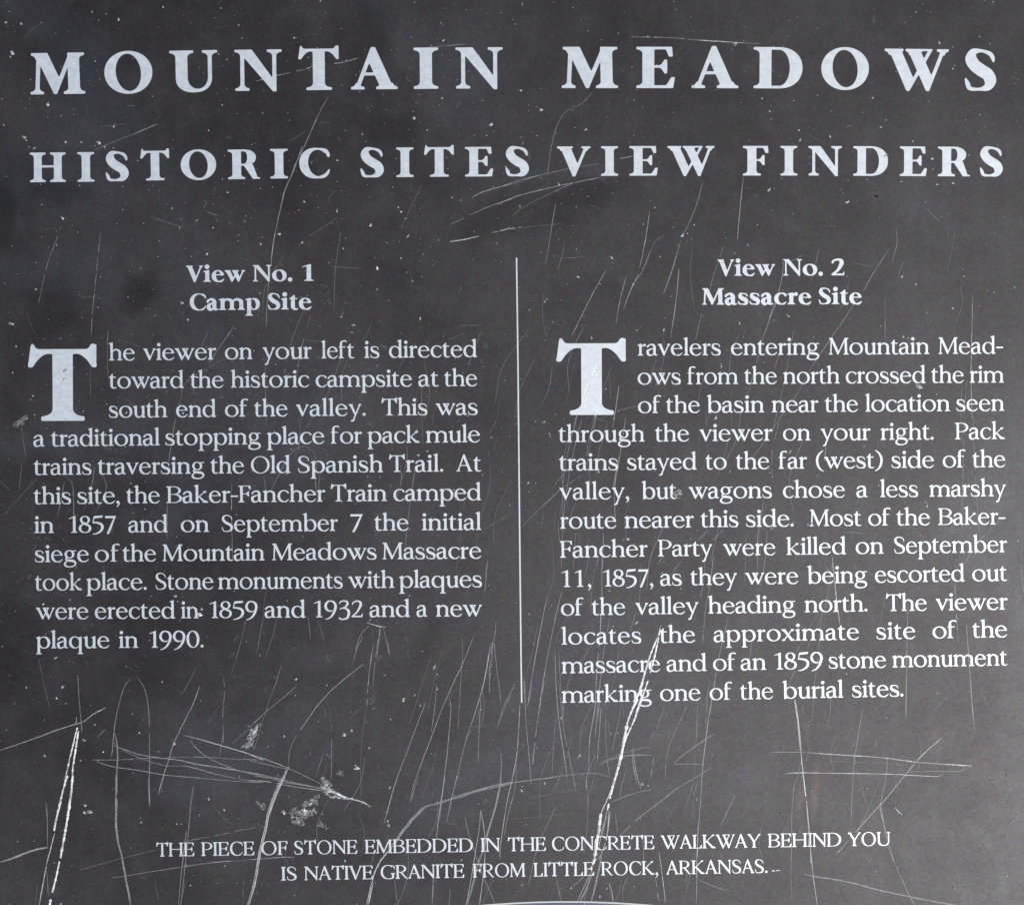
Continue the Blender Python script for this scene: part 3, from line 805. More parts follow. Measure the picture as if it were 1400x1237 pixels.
HEADS = [('bold', 22.4, (254, 385.8), (429, 384.2), 'View 254.6 335 No. 345.8 399.7 1 413.3 428.7'),
         ('bold', 22.4, (259, 424.3), (426, 423), 'Camp 259.7 355.4 Site 366.5 426'),
         ('bold', 22.4, (981, 377.4), (1155, 376.6), 'View 981 1059.5 No. 1070.8 1125 2 1136.8 1154.5'),
         ('bold', 22.4, (960, 416.8), (1178, 415.8), 'Massacre 960 1109.3 Site 1119.3 1178.3')]
LINES = [
 ((149, 493), (652, 488), 'he 149.1 184.4 viewer 196 295.7 on 307.8 345.3 your 359.3 426.1 left 439.5 484.5 is 498.1 518.7 directed 532 652.4'),
 ((149, 531), (652, 527.8), 'toward 149.1 251.5 the 260.2 305.5 historic 315.8 422.8 campsite 431.8 563.2 at 572 599.7 the 607.4 652.4'),
 ((149, 571), (653, 567), 'south 149.1 228.9 end 241 295.7 of 307.8 339.4 the 347.7 393.2 valley. 405 500 This 521.8 584.3 was 595.9 653'),
 ((46, 610.5), (656, 604.4), 'a 45.8 61.2 traditional 70 218.6 stopping 226.3 356.7 place 365 443.6 for 452.4 495 pack 502.5 574 mule 582.2 656.3'),
 ((46, 649.3), (658, 644.2), 'trains 46.3 125.2 traversing 133.7 279.5 the 288 333.8 Old 343.3 397.1 Spanish 407.6 523.9 Trail. 532 606 At 624 658'),
 ((46, 689.2), (658, 683.6), 'this 46.3 97.2 site, 106 163.8 the 172.8 218.6 Baker-Fancher 227.6 444.9 Train 452.4 529 camped 538 658'),
 ((47, 728.6), (658, 724.2), 'in 47 73.8 1857 94.4 158.7 and 175.6 229.6 on 247.4 286 September 303.4 462 7 478.9 496 the 511.8 558.6 initial 576.6 658'),
 ((48, 768.4), (658, 763.3), 'siege 48 121.6 of 129.9 163.8 the 167.7 213.4 Mountain 222.4 361.9 Meadows 372 514.9 Massacre 523 658'),
 ((48, 807), (659, 802.4), 'took 48 112.4 place. 118.3 200.6 Stone 212.9 291.9 monuments 298.3 468.6 with 476.3 539.3 plaques 545.7 658.9'),
 ((49, 846.3), (659, 842.2), 'were 49.4 120.9 erected 129.9 239.7 in 247.6 271.5 1859 286.7 352.3 and 361.9 417.9 1932 429.2 496 and 505.3 560.6 a 569.6 584.3 new 595.9 658.9'),
 ((49, 886), (279, 884.7), 'plaque 49.4 149.7 in 162.5 189 1990. 204.4 278.5'),
 ((871, 486.3), (1371, 483.6), 'ravelers 871.8 985.4 entering 999.3 1120 Mountain 1133 1270.5 Mead- 1283 1371.3'),
 ((871, 525.8), (1372, 523), 'ows 871.8 930.8 from 939.8 1009 the 1017.5 1062 north 1070.5 1148 crossed 1156.3 1265.5 the 1273 1317.5 rim 1325.8 1372.5'),
 ((871, 564.8), (1372, 561.6), 'of 872.3 903.8 the 910.6 956.8 basin 966.5 1044.9 near 1055 1118.8 the 1127.5 1173 location 1183 1298.8 seen 1307.5 1373'),
 ((763, 604.4), (1374, 600.2), 'through 763.6 881.4 the 895.6 942 viewer 956.4 1055.9 on 1070.5 1108 your 1122 1190 right. 1203.8 1276.3 Pack 1305.5 1373.8'),
 ((764, 643.2), (1374, 638.4), 'trains 764.3 844.9 stayed 857.4 952.6 to 964.4 993.4 the 1005.9 1051.6 far 1064.5 1103.3 (west) 1115.5 1206.8 side 1218.8 1276.8 of 1288.8 1320 the 1329.3 1374.3'),
 ((765, 682.8), (1375, 678.2), 'valley, 764.8 860.2 but 877.4 925 wagons 941.5 1055.2 chose 1070.5 1155 a 1170.8 1186.3 less 1203.3 1255 marshy 1270.5 1375'),
 ((765, 722.6), (1375, 716.6), 'route 765.9 842.5 nearer 853.9 948.6 this 958 1009.4 side. 1020 1085 Most 1107 1177.5 of 1187 1217.5 the 1225.5 1271.3 Baker- 1282.5 1374.5'),
 ((765, 762.2), (1377, 754.6), 'Fancher 765.5 885.4 Party 899.6 973.8 were 988.7 1060 killed 1075 1156.8 on 1170 1208 September 1222.5 1376.8'),
 ((767, 802.4), (1377, 793.6), '11, 767.8 808.4 1857, 824.4 893.2 as 902.6 932 they 943.9 1007.5 were 1018.9 1091.3 being 1103.8 1185.5 escorted 1196.3 1318.8 out 1329.3 1376.8'),
 ((767, 841.3), (1377, 832.9), 'of 767 798 the 809 854.8 valley 869 955 heading 968.2 1087.5 north. 1100 1185.8 The 1211.3 1267 viewer 1279.5 1377.5'),
 ((767, 880.9), (1377, 870.6), 'locates 767.8 876.7 the 901.9 950.3 approximate 975.7 1174.3 site 1198.3 1251.3 of 1275 1307.5 the 1329.3 1376.8'),
 ((767, 920.3), (1377, 909.2), 'massacre 767.8 902.6 and 911.4 966.3 of 975 1006.4 an 1012.7 1047.6 1859 1058.8 1125 stone 1133 1211.3 monument 1220 1377'),
 ((767, 960.4), (1235, 951.6), 'marking 767.8 890.9 one 902.6 957.6 of 970.3 1001.2 the 1011.8 1057 burial 1070 1153 sites. 1165 1235'),
]
FOOT = [((214, 1170.4), (1217, 1155.2), 'THE 213.9 265.8 PIECE 275.4 347.9 OF 357.5 393.3 STONE 402.5 488.6 EMBEDDED 498.9 646.7 IN 657.4 683.6 THE 694.3 746.4 CONCRETE 754.9 894.6 WALKWAY 903.6 1040 BEHIND 1050 1150 YOU 1159.4 1217'),
        ((385, 1203), (1049, 1192.6), 'IS 384.7 405.7 NATIVE 416.4 510.4 GRANITE 520.7 634.9 FROM 646.5 718.3 LITTLE 729.6 812.5 ROCK, 822 899.7 ARKANSAS. 911 1049.3')]
def set_line(st, size, a, b, text):
    sl = (b[1] - a[1]) / (b[0] - a[0])
    t = text.split()
    for w, x0, x1 in zip(t[::3], t[1::3], t[2::3]):
        x0, x1 = float(x0), float(x1)
        set_word(w, st, x0, x1, a[1] + (x0 - a[0]) * sl, size, sl)
for st, size, a, b, text in HEADS: set_line(st, size, a, b, text)
for a, b, text in LINES: set_line('roman', 22.7, a, b, text)
for a, b, text in FOOT: set_line('foot', 18.6, a, b, text)

# divider rule between the two columns
def band(name, pts, w, m, z=ZT, parent=root):
    p = np.array(pts, float); d = np.gradient(p, axis=0); d /= np.linalg.norm(d, axis=1, keepdims=True)
    n = np.stack([-d[:, 1], d[:, 0]], 1) * w / 2
    V, F = [], []
    for q, o in zip(p, n):
        V += [px(*(q - o), 0), px(*(q - o), z), px(*(q + o), z), px(*(q + o), 0)]
    for i in range(len(p) - 1):
        a, b = i * 4, i * 4 + 4
        for k in range(3): F.append([a + k, b + k, b + k + 1, a + k + 1])
    F += [[0, 1, 2, 3], [len(V) - 1, len(V) - 2, len(V) - 3, len(V) - 4]]
    o = mesh_obj(name, V, F, m, parent, origin=px(*p[len(p) // 2]))
    return o
band('divider_line', [(706.2, 352.5), (708.2, 500), (709.6, 640), (711, 780), (712.4, 900), (713.2, 960)], 1.9, M_LETTER)
# top of the round border below the last line
def arc(R, cy, half, n=40):
    return [(775 + R * math.sin(a), cy + R - R * math.cos(a)) for a in np.linspace(-half / R, half / R, n)]
band('curved_border', arc(1315, 1232.2, 300), 2.2, M_RIM)
band('curved_border', arc(1309, 1238.2, 290), 9, M_BLUE, ZT * .6)

# ---------------------------------------------------------------- scratches and chips
rnd = random.Random(7)
ZS = 0.00021
class Rib:
    def __init__(s, zs=ZS): s.V, s.F, s.M, s.zs = [], [], [], zs
    def seg(s, P, W, lev):
        """ridge along P (pixels) with widths W"""
        n = len(P)
        if n < 2: return
        p = np.array(P); d = np.gradient(p, axis=0); L = np.linalg.norm(d, axis=1, keepdims=True); d /= np.maximum(L, 1e-6)
        nr = np.stack([-d[:, 1], d[:, 0]], 1)
        b = len(s.V)
        for q, o, w in zip(p, nr, W):
            h = w / 2
            A, B = q - o * h, q + o * h
            s.V += [px(*A, 0), px(*A, s.zs), px(*q, s.zs + h * PX * .14), px(*B, s.zs), px(*B, 0)]
        for i in range(n - 1):
            a, c = b + i * 5, b + i * 5 + 5
            for k in range(4):
                s.F.append([a + k, c + k, c + k + 1, a + k + 1]); s.M.append(lev)
    def chip(s, x, y, r, lev, stretch=1.0, ang=0.0, over=True):
        k = rnd.randint(5, 8); b = len(s.V)
        ca, sa = math.cos(ang), math.sin(ang)
        pts = []
        for i in range(k):
            a = 2 * math.pi * i / k + rnd.uniform(-.3, .3); rr = r * rnd.uniform(.65, 1.25)
            u, v = rr * math.cos(a) * stretch, rr * math.sin(a)
            pts.append((x + u * ca - v * sa, y + u * sa + v * ca))
        for q in pts: s.V.append(px(*q, 0))
        for q in pts: s.V.append(px(*q, ZS * .55 if not over else ZS))
        s.V.append(px(x, y, (ZS if over else ZS * .55) + r * PX * .35))
        for i in range(k):
            j = (i + 1) % k
            s.F.append([b + j, b + i, b + k + i, b + k + j]); s.M.append(lev)
            s.F.append([b + k + j, b + k + i, b + 2 * k]); s.M.append(lev)
    def build(s, name, parent=root, kind=None):
        v = np.array(s.V)
        c = (v.max(0) + v.min(0)) / 2; c[2] = 0
        o = mesh_obj(name, s.V, s.F, M_BARE, parent, s.M, origin=c)
        if kind: o['kind'] = kind
        return o

def spline(pts, step=2.2):
    p = np.array(pts, float)
    if len(p) == 2:
        n = max(2, int(np.linalg.norm(p[1] - p[0]) / step))
        return [tuple(p[0] + (p[1] - p[0]) * t) for t in np.linspace(0, 1, n)]
    q = np.vstack([2 * p[0] - p[1], p, 2 * p[-1] - p[-2]]); out = []
    for i in range(1, len(q) - 2):
        n = max(2, int(np.linalg.norm(q[i + 1] - q[i]) / step))
        for t in np.linspace(0, 1, n, endpoint=False):
            t2, t3 = t * t, t ** 3
            out.append(tuple(.5 * (2 * q[i] + (q[i + 1] - q[i - 1]) * t + (2 * q[i - 1] - 5 * q[i] + 4 * q[i + 1] - q[i + 2]) * t2 + (3 * q[i] - q[i - 1] - 3 * q[i + 1] + q[i + 2]) * t3)))
    out.append(tuple(p[-1]))
    return out

def level(b):
    return min(range(len(LEVELS)), key=lambda i: abs(math.log(LEVELS[i] / b)))

def stroke(rb, P, w, b, dash=False, keep=1.0, taper=True, rough=False):
    """one scratch line; its depth wavers, so short bits are brighter, darker or missing"""
    n = len(P)
    i = 0
    while i < n - 1:
        run = rnd.randint(3, 9) if dash else (rnd.randint(2, 7) if rough else rnd.randint(6, 26))
        j = min(n, i + run + 1)
        if n - j < 2: j = n
        bb = b * (rnd.choice((.4, .7, 1, 1, 1.1)) if rough else rnd.uniform(.62, 1.3))
        gap = rnd.random() > (keep if not dash else .72)
        if not gap:
            W = []
            for k in range(i, j):
                e = min(k, n - 1 - k) / max(6.0, n * .12) if taper else 9
                W.append(w * (rnd.uniform(.5, 1.3) if rough else rnd.uniform(.75, 1.2)) * (min(1, .45 + e) if taper else 1))
            if dash: W[0] *= .4; W[-1] *= .4
            rb.seg(P[i:j], W, level(max(.06, min(.9, bb))))
        i = j - 1 if not gap else min(n - 1, i + (rnd.randint(1, 4) if dash else rnd.randint(1, 3)))

# views of the photograph the scratches were measured in: left, top, scale
VIEW = {'A': (0, 870, 3.889), 'B': (340, 870, 3.889), 'C': (680, 930, 3.889), 'D': (1040, 930, 3.889), 'E': (0, 1060, 5.833), 'F': (230, 1060, 5.833),
        'G': (460, 1060, 5.833), 'H': (690, 1060, 5.833), 'a': (0, 40, 4), 'b': (350, 40, 4), 'c': (700, 40, 4), 'M': (340, 200, 3.889), 'L': (680, 220, 3.889),
        'N': (0, 250, 3.889), 'n': (0, 340, 3.889), 'o': (340, 340, 3.889), 'p': (720, 340, 4.118), 'q': (1050, 340, 4), 'r': (1050, 570, 4), 's': (1050, 760, 4),
        't': (740, 570, 4.2424), 'u': (740, 760, 4.2424), 'v': (640, 760, 4.375), 'w': (0, 560, 4.375), 'x': (340, 600, 3.889), 'y': (1000, 1100, 3.5), 'z': (760, 1130, 4.667), 'l': (640, 560, 4.375)}
# view | width | reflectance | flags (d broken, k twin lines, s solid) | points
SCR = '''
A 1.3 .34 - 0,605 100,570 200,535 300,497 400,465 440,453 500,410 560,378
A .8 .24 - 413,205 420,330 430,440 435,505
A .9 .5 - 408,425 403,470
A 2.0 .88 s 412,482 390,570 355,720 330,850 300,972
A 2.5 .88 d 418,500 405,580 388,690
A 2.5 .88 s 388,690 380,820 365,910 358,972
A .8 .22 - 695,218 660,270 635,350 615,440 605,520 598,600 592,640
A 1.4 .26 k 610,515 620,560 625,620 622,700 618,800 615,900 618,972
A .8 .2 - 730,218 765,270 785,350 793,450 795,560 795,680 793,790 797,910
A .9 .24 - 1062,262 1030,350 985,440 950,510 922,570 895,660 865,750 842,835
A 1.2 .4 - 975,522 1080,550 1200,585 1300,615 1400,655
A 1.4 .36 k 595,575 660,598 740,625 860,645 950,655 1060,680 1200,700 1400,735
A .8 .24 - 490,655 600,655 750,648 950,640 1100,640 1250,650 1400,655
A .9 .26 - 515,665 600,690 750,712 880,735 1050,750 1250,768 1400,775
A .8 .24 - 640,600 760,650 880,685 1000,690 1150,730 1300,760 1400,765
A .8 .26 - 1010,548 1050,600 1130,655 1250,705 1400,745
A .6 .13 - 1045,165 1000,250 965,310
A .7 .16 d 1190,220 1193,300 1185,400 1188,500 1187,565
A .6 .13 - 1028,790 1010,900 1008,972
A .6 .12 d 205,115 230,240 265,380
A .6 .14 - 240,870 250,972
A .7 .18 - 1230,570 1300,510 1390,425
A .5 .12 - 1165,365 1100,470
B .8 .2 - 640,130 590,160 520,215 440,285 375,355 320,430 275,495 235,560 215,620 212,690
B 2.3 .36 k 210,690 180,760 145,840 115,920 98,972
B 1.3 .42 k 0,622 100,655 215,700 320,750 400,790 430,805
B .9 .28 - 0,655 100,680 215,705
B 1.2 .36 k 0,718 100,740 200,765 300,788 430,815
B .9 .28 - 0,740 100,748 200,775 330,795 440,822
B 1.1 .3 - 0,765 120,772 230,795 400,820 460,835
B 2.4 .5 s 425,802 470,835 520,855
B 2.0 .42 - 500,850 560,865 610,880 650,905
B .7 .15 - 175,150 140,260 105,350 80,430 50,530 25,610
B .9 .19 - 255,260 200,310 90,400 0,485
B .7 .15 - 605,0 570,80 550,150
B .7 .17 d 690,0 675,100 665,210 660,270
B 1.0 .25 d 665,40 650,120 635,250 628,380
B .5 .11 - 625,380 605,520 598,620 595,760 598,860
B .6 .14 - 735,0 750,90
B .5 .11 - 690,285 600,375 510,455
B 1.1 .17 - 1195,0 1135,150 1100,220 1060,310 1020,400 980,510 930,640 880,780 860,870
B .7 .16 - 1000,250 990,370 970,510
B .7 .15 - 1130,0 1138,80 1130,200 1118,400 1112,500
B .9 .2 - 940,350 890,480 850,590 800,720 760,840 725,972
B .5 .11 - 975,90 910,290 855,470
B 1.0 .21 - 1065,320 1075,380 1068,480 1055,620 1035,780 1015,972
B .9 .19 - 1285,40 1245,270 1205,400 1150,570 1110,740 1075,870 1055,972
B .9 .22 d 1300,25 1280,180 1280,300
B .6 .15 - 1303,30 1320,180 1340,350
B .8 .17 - 1235,330 1225,480 1220,680
B .6 .15 - 1400,300 1360,380 1315,500
B .9 .19 - 1342,620 1340,740 1318,880 1295,972
B 1.6 .26 k 865,972 935,905 1020,885 1100,850 1200,820 1290,795 1400,772
B .8 .17 - 400,610 355,750
B .6 .13 - 440,540 440,700 435,780
C 1.2 .27 k 0,560 65,545 150,532 250,520 350,505 470,493 530,495 600,515
C .9 .22 - 145,0 150,200 165,370 180,555
C .9 .22 - 310,0 325,200 350,370 372,520
C .8 .18 - 325,0 350,240 385,420 418,600
C .9 .22 d 250,0 215,200 195,370 185,470
C .7 .17 - 185,0 165,130
C 1.1 .26 - 120,130 105,370 80,520 50,650 20,850 10,940
C .7 .17 - 100,400 95,560 60,700 35,830
C .6 .16 d 310,190 295,400 290,520
C .9 .22 - 525,110 510,200 490,320 485,490
C 1.0 .22 - 545,0 520,300
C .8 .22 d 555,100 540,300 530,440
C .7 .17 - 575,180 580,380 595,510
C .7 .17 - 660,120 640,230 610,370
C .5 .14 d 570,80 600,300
C 2.2 .88 d 770,0 755,80 720,150 695,210 680,290
C 2.4 .88 s 800,0 770,90 735,190 700,270 665,350
C 4.4 .88 s 688,240 662,380 640,470 612,565
C 3.0 .88 d 620,540 600,610 585,690
C 1.6 .6 - 612,565 575,650 548,710
C 4.2 .88 s 550,705 540,790 525,880 512,972
C 1.0 .36 - 590,690 588,780 575,850 560,900 540,950
C 1.2 .3 - 580,720 560,780 545,850 530,930
C .9 .3 - 600,690 592,760 580,840
C 1.1 .24 - 540,450 600,420 680,400 760,395 820,397
C .8 .2 - 545,440 650,390 740,365 815,352
C 1.0 .22 k 720,350 730,440 745,520 765,580
C .8 .18 - 715,370 720,440 740,550
C 1.0 .24 - 605,645 680,615 760,590 820,582
C .9 .2 - 1140,460 1060,510 960,570 850,655 740,740 645,830
C 1.0 .24 - 1160,0 1130,150 1110,300 1092,450 1080,640 1065,820 1060,972
C .9 .19 - 1155,282 1100,315 1010,380 965,415 942,442 1020,443 1090,445
C .6 .17 d 890,140 850,240 805,340
C .7 .22 d 835,400 815,515
C .7 .17 - 690,460 660,560 650,630
C .6 .15 - 620,680 640,800
C .5 .11 - 165,625 350,590 550,560
C .5 .11 - 0,740 200,725 400,705
C .8 .15 - 1265,610 1220,700 1180,780
C .6 .12 - 1350,640 1290,740
C .6 .15 - 1065,110 1060,250 1055,350
C .5 .13 - 95,20 40,120 0,240
C .5 .12 - 975,655 930,690 900,740 940,790
D 2.2 .4 k 180,100 200,240 212,380
D 1.5 .42 - 212,380 230,540 250,720 262,870 268,972
D .8 .22 - 50,382 130,380 250,382
D 1.4 .42 - 250,382 400,393 600,405 720,418 830,433 1000,445 1120,453
D 1.3 .34 - 130,498 170,490 300,490 500,493 700,497 880,507 940,508 965,498
D .9 .22 - 780,485 900,482 1000,483 1060,480 1120,458
D .5 .14 - 350,428 500,432 650,440 780,452
D 1.1 .3 - 965,302 915,345 860,395 825,432
D 1.2 .28 - 825,432 790,475 740,535 680,610 635,660 570,730 500,810
D 1.1 .25 d 500,810 430,890 395,930
D .8 .22 - 672,410 670,480 655,570 635,660 640,710 665,800 690,900 710,965
D .9 .22 - 1117,0 1125,140 1138,280
D .7 .22 - 773,0 770,200
D .8 .19 - 543,150 520,280 500,400 488,560 480,750
D .5 .12 - 285,0 275,190 245,260
D .7 .16 - 180,540 165,700 165,800 163,960
D 1.6 .36 s 712,675 750,712
D .8 .24 - 612,320 612,345
D .5 .13 - 235,110 215,200
D .7 .14 - 1400,700 1360,730 1320,770
E 2.4 .88 s 540,0 500,130 450,340 432,440
E 1.4 .42 - 437,455 410,560 378,680 370,720
E 1.4 .34 - 370,720 345,850 312,1030
E 3.2 .88 s 580,0 570,120 550,270 525,420 500,560 483,655
E 2.6 .88 s 475,680 450,800 418,930
E 3.0 .88 s 405,985 395,1032
E 2.0 .34 k 0,688 90,660 180,625 280,590 380,570
E .8 .18 - 372,220 378,380 378,560
E .7 .17 - 375,760 385,960
E 2.4 .28 k 925,0 928,200 925,380 940,520 970,640 1000,800 1025,930 1040,1032
E .8 .22 - 1183,0 1190,240
E 1.0 .2 - 1310,0 1285,80 1262,150
E .9 .2 - 890,813 1000,798 1200,765 1400,735
E .8 .13 - 640,750 800,705 960,660 1100,625 1250,590
E .6 .11 d 1230,820 1265,1000
E .5 .11 - 300,870 280,1032
F 3.0 .4 k 930,0 880,80 830,200 795,320 770,450 740,570 715,700 700,800 670,920 635,1032
F .9 .19 - 203,80 180,250 160,450 140,650 120,850 100,1032
F .9 .19 - 145,440 110,720 80,1032
F 1.0 .22 d 150,520 280,495 420,468 550,438 760,400
F 1.0 .24 - 0,742 200,713 350,692 520,678 700,665 900,650 1010,648
F .8 .15 d 600,830 595,960
G 1.1 .22 - 490,0 450,120 410,270 375,390
G .9 .2 - 655,0 620,110 590,210
G 1.2 .26 - 865,0 830,230 810,380 795,510
G .9 .2 - 960,0 915,200 875,380
G 1.6 .26 k 1400,55 1300,85 1200,105 1100,130 1000,165 900,190 710,248
G 2.8 .32 k 710,248 640,310 570,390 520,450 480,510 420,590
G 2.0 .36 - 420,590 350,680 300,780 285,850
G 3.0 .36 k 285,850 270,930 245,1032
G 1.8 .25 k 1315,0 1290,150 1255,290 1210,440 1170,590 1130,700 1100,820 1070,930 1040,1032
G .9 .25 - 1400,40 1370,160 1345,300 1310,530 1305,650
G 1.1 .27 - 1150,270 1140,400 1110,600 1080,780 1060,900 1035,1032
G 1.1 .25 - 1150,270 1180,450 1185,560 1180,700 1160,880 1140,1032
G .9 .2 - 1020,320 1060,480 1110,630 1170,800 1270,1032
G 1.0 .2 - 765,700 770,850 762,1032
H 1.8 .22 k 770,640 750,750 720,880 690,1000
H 1.0 .27 - 700,770 660,880 600,1010
H 1.2 .27 - 690,760 630,890 570,1020
H .8 .22 - 680,830 625,1010
H 1.2 .25 - 820,810 850,920 870,1020
H 1.0 .2 - 780,620 720,680 620,810 535,890
H .8 .19 - 415,830 450,1000
H .8 .19 d 1100,500 1110,700
H 1.0 .24 - 1230,610 1260,820 1280,1010
H .8 .19 d 1200,800 1230,1000
H 1.2 .27 - 780,480 800,350 820,260
H .8 .2 - 825,280 820,400 815,500
H .6 .15 d 880,310 900,460
H .6 .15 d 1075,290 1090,400
z .9 .26 - 907,0 900,180 898,330 895,499
z .9 .16 - 910,335 1000,375 1110,410
z .8 .16 - 1040,150 1065,210
y 1.3 .3 - 345,328 400,342 500,357 600,378 720,410 850,437 960,460 1080,480
y 1.4 .33 - 360,0 375,180 390,340 410,480
y .8 .18 - 715,0 735,130 760,230 850,430 880,480
y .6 .13 d 290,0 285,300 290,480
y 2.0 .88 s 193,313 208,314
y 2.0 .88 s 214,313 232,312
y .9 .2 - 648,240 650,265
y .8 .16 - 675,240 650,290
b 1.0 .24 - 395,370 350,450 300,560 260,650 215,740 195,790
b 1.1 .2 - 180,830 150,900 140,960
b 1.0 .2 d 0,285 100,258 270,220
b 1.1 .27 d 270,220 340,195 460,185 560,158
b 1.0 .24 - 1030,93 1090,88 1150,82
b .8 .17 - 870,105 950,100 1030,92
b .6 .13 - 280,555 180,615
b .8 .15 - 1120,390 1095,430
a .9 .2 - 515,662 650,605 730,575 865,517
a .5 .12 - 550,535 700,515
a .4 .11 - 455,370 485,480
c .7 .15 - 440,345 400,390 350,425 290,455 250,520 225,600 205,700 195,800
c .9 .18 d 640,43 870,48 1000,60
c 1.1 .27 - 1000,60 1200,72 1280,77
c .9 .18 - 1280,77 1360,78
c .8 .17 - 0,850 150,800 290,767 480,735
c 1.4 .45 - 590,708 660,695
M 1.2 .24 - 285,0 235,140 195,230 160,370 130,520 118,640
M .9 .17 - 118,640 105,740 98,830 93,960
M 1.0 .24 - 1185,272 1260,238 1400,200
M 1.0 .22 - 1070,418 1145,382
M .9 .19 - 1170,368 1280,320 1400,280
M 1.2 .32 - 1040,512 1140,497 1225,478
M .9 .22 d 1290,460 1400,440
M .6 .11 - 920,205 860,330 810,440
M .6 .12 - 470,235 430,270 428,310
M .6 .12 - 440,640 600,650
M .6 .11 - 470,380 400,430 300,490
L .9 .19 - 0,145 100,108 200,82 360,45 400,35
L 1.1 .23 - 0,232 100,190 250,150 400,118 540,90
L .7 .15 - 75,295 150,240 300,165 400,120
L 1.4 .36 d 10,372 55,363 130,352
L .6 .12 - 120,355 340,335
L .9 .21 - 310,230 295,310 275,440 255,550
L .9 .16 - 578,578 500,720 395,930
L 1.0 .22 - 810,270 790,400 765,530 755,575
L .9 .16 - 750,600 700,710 670,790
L 1.0 .19 - 685,610 650,750 630,870
L .6 .14 - 885,398 840,430 800,510 765,605
L .8 .15 - 1090,120 1060,230 1010,350 985,400
L .8 .16 - 975,420 965,460 920,600 880,710
L 1.0 .22 - 1308,85 1290,250 1275,420
L .8 .18 - 965,570 945,790 920,940
L .9 .2 d 1210,430 1180,520
L .6 .14 - 1085,810 1055,950
N .8 .17 d 325,230 290,330 250,440 205,640
N .9 .17 d 535,260 520,400 505,560
N .9 .2 d 505,560 492,680 485,810
N .6 .12 - 800,180 900,215 990,240
N .8 .15 - 1105,795 1070,870
N .9 .17 - 1245,760 1150,900 1110,960
N .6 .12 - 430,610 510,603
N .8 .13 d 575,770 568,860
N .7 .15 - 1100,100 1080,140
N .8 .18 - 1090,150 1160,175
N .9 .2 - 1145,185 1158,210
n .7 .13 - 1240,560 1000,700 960,810
n .6 .11 - 575,440 570,600 580,720
n .5 .11 - 610,480 680,500 760,530
n .6 .11 - 480,640 480,800
o .7 .12 - 95,560 88,700 92,940
o .5 .11 - 1240,430 1160,640
o .6 .12 - 1110,410 1240,405
p .7 .14 - 700,10 650,130 600,200 555,310
p .8 .16 - 855,0 820,120 770,260
p .9 .2 - 858,120 845,260 810,500
p .7 .17 - 985,365 950,515
p .9 .18 - 1390,330 1360,420 1330,500
p .8 .16 d 1330,500 1300,620 1250,800 1230,870
p .9 .22 - 520,770 485,1010
p 1.3 .9 - 395,650 345,760 312,850
p 1.2 .9 - 400,690 350,800 320,900
n 1.3 .9 - 285,725 320,700 375,682
n 1.1 .9 - 350,600 378,588
n 1.0 .9 - 410,545 450,540
p .9 .22 - 300,880 265,1000
p 1.2 .9 - 420,800 385,950
p .6 .14 - 460,690 470,760 470,850
p .7 .16 d 400,900 380,1010
p .6 .14 - 495,915 560,900 625,885
q .9 .19 - 80,50 80,130 55,250 30,320 0,395
q .8 .15 - 660,5 560,160 520,235
q .8 .13 - 510,240 420,380 350,480 230,660
q .8 .14 - 230,660 150,810 60,930
q .8 .14 - 640,250 640,500
q 1.1 .24 - 1120,255 1115,440 1110,680 1115,930
q .6 .15 d 1090,700 1070,900
q .7 .14 - 280,0 235,180
q .6 .14 d 145,410 120,560 85,740 20,1020
q .6 .11 - 1120,745 1160,800
r .9 .18 d 1075,0 1065,300 1060,640
r .8 .16 d 1120,0 1135,350 1155,640
r 1.1 .24 - 315,160 310,240
r .7 .18 - 420,628 480,632 530,640
r .6 .12 - 605,120 600,180
s 1.2 .25 - 350,0 365,150 385,320 395,385
s .6 .14 - 640,220 615,370
s .7 .17 - 765,230 760,480 755,880
s 1.0 .2 d 1020,150 1040,480
s 1.0 .2 - 1085,370 1105,680 1120,880
s .6 .15 - 290,350 280,480 260,650 245,750
s .6 .12 - 1000,750 900,850
t .8 .18 - 205,10 175,120 130,330 120,600
t .8 .18 - 235,10 190,190 150,400 130,560 115,880
t .7 .18 d 315,0 270,230
t .7 .15 - 385,30 340,190
t .9 .2 - 490,0 450,260 425,420 430,640
t .9 .2 - 450,230 415,420
t .9 .17 - 0,525 110,420
t .7 .12 d 110,420 250,320 330,200
t 1.0 .2 - 360,670 355,880
t .7 .15 - 200,670 185,880
t .8 .16 - 970,650 905,720
t .7 .16 - 1060,650 990,720
t .8 .18 - 1290,480 1255,700 1255,880
t .7 .18 d 1380,20 1340,200 1340,380
t .7 .13 - 1390,0 1250,200 1170,300
t .6 .13 d 310,400 330,500
u 1.0 .2 - 350,0 350,260 340,460 320,700 310,930
u .9 .19 - 400,350 370,500 345,700 330,930
u 1.0 .21 - 80,560 85,750 100,930
u .8 .18 - 100,560 115,800 130,930
u 2.4 .7 d 670,480 630,580 600,680 570,780
u 2.2 .8 d 690,420 655,590 615,730
u 3.0 .88 d 600,680 570,780 510,930
u 2.4 .88 - 610,750 570,850 545,930
u 1.0 .5 - 695,400 668,480
u .9 .2 - 1000,0 975,180 950,330 935,510
u .9 .17 - 1085,350 1040,540 1010,700 975,930
u .6 .13 - 830,10 740,120 650,230
u .6 .14 d 545,330 520,430
u .7 .16 - 470,860 480,930
u .5 .12 - 280,500 240,620
v .9 .2 - 165,400 160,470 130,580 100,730 60,870 35,960
v .8 .2 d 150,510 140,640 125,780
v .6 .14 - 155,520 175,700 200,880
v 1.0 .22 - 470,250 430,450 385,700 355,900
v 1.0 .21 - 560,210 510,420 460,680 420,950
v .8 .18 - 330,720 345,950
v .6 .15 d 110,30 100,220
v .6 .12 - 285,740 200,950
w .6 .13 - 125,90 155,290
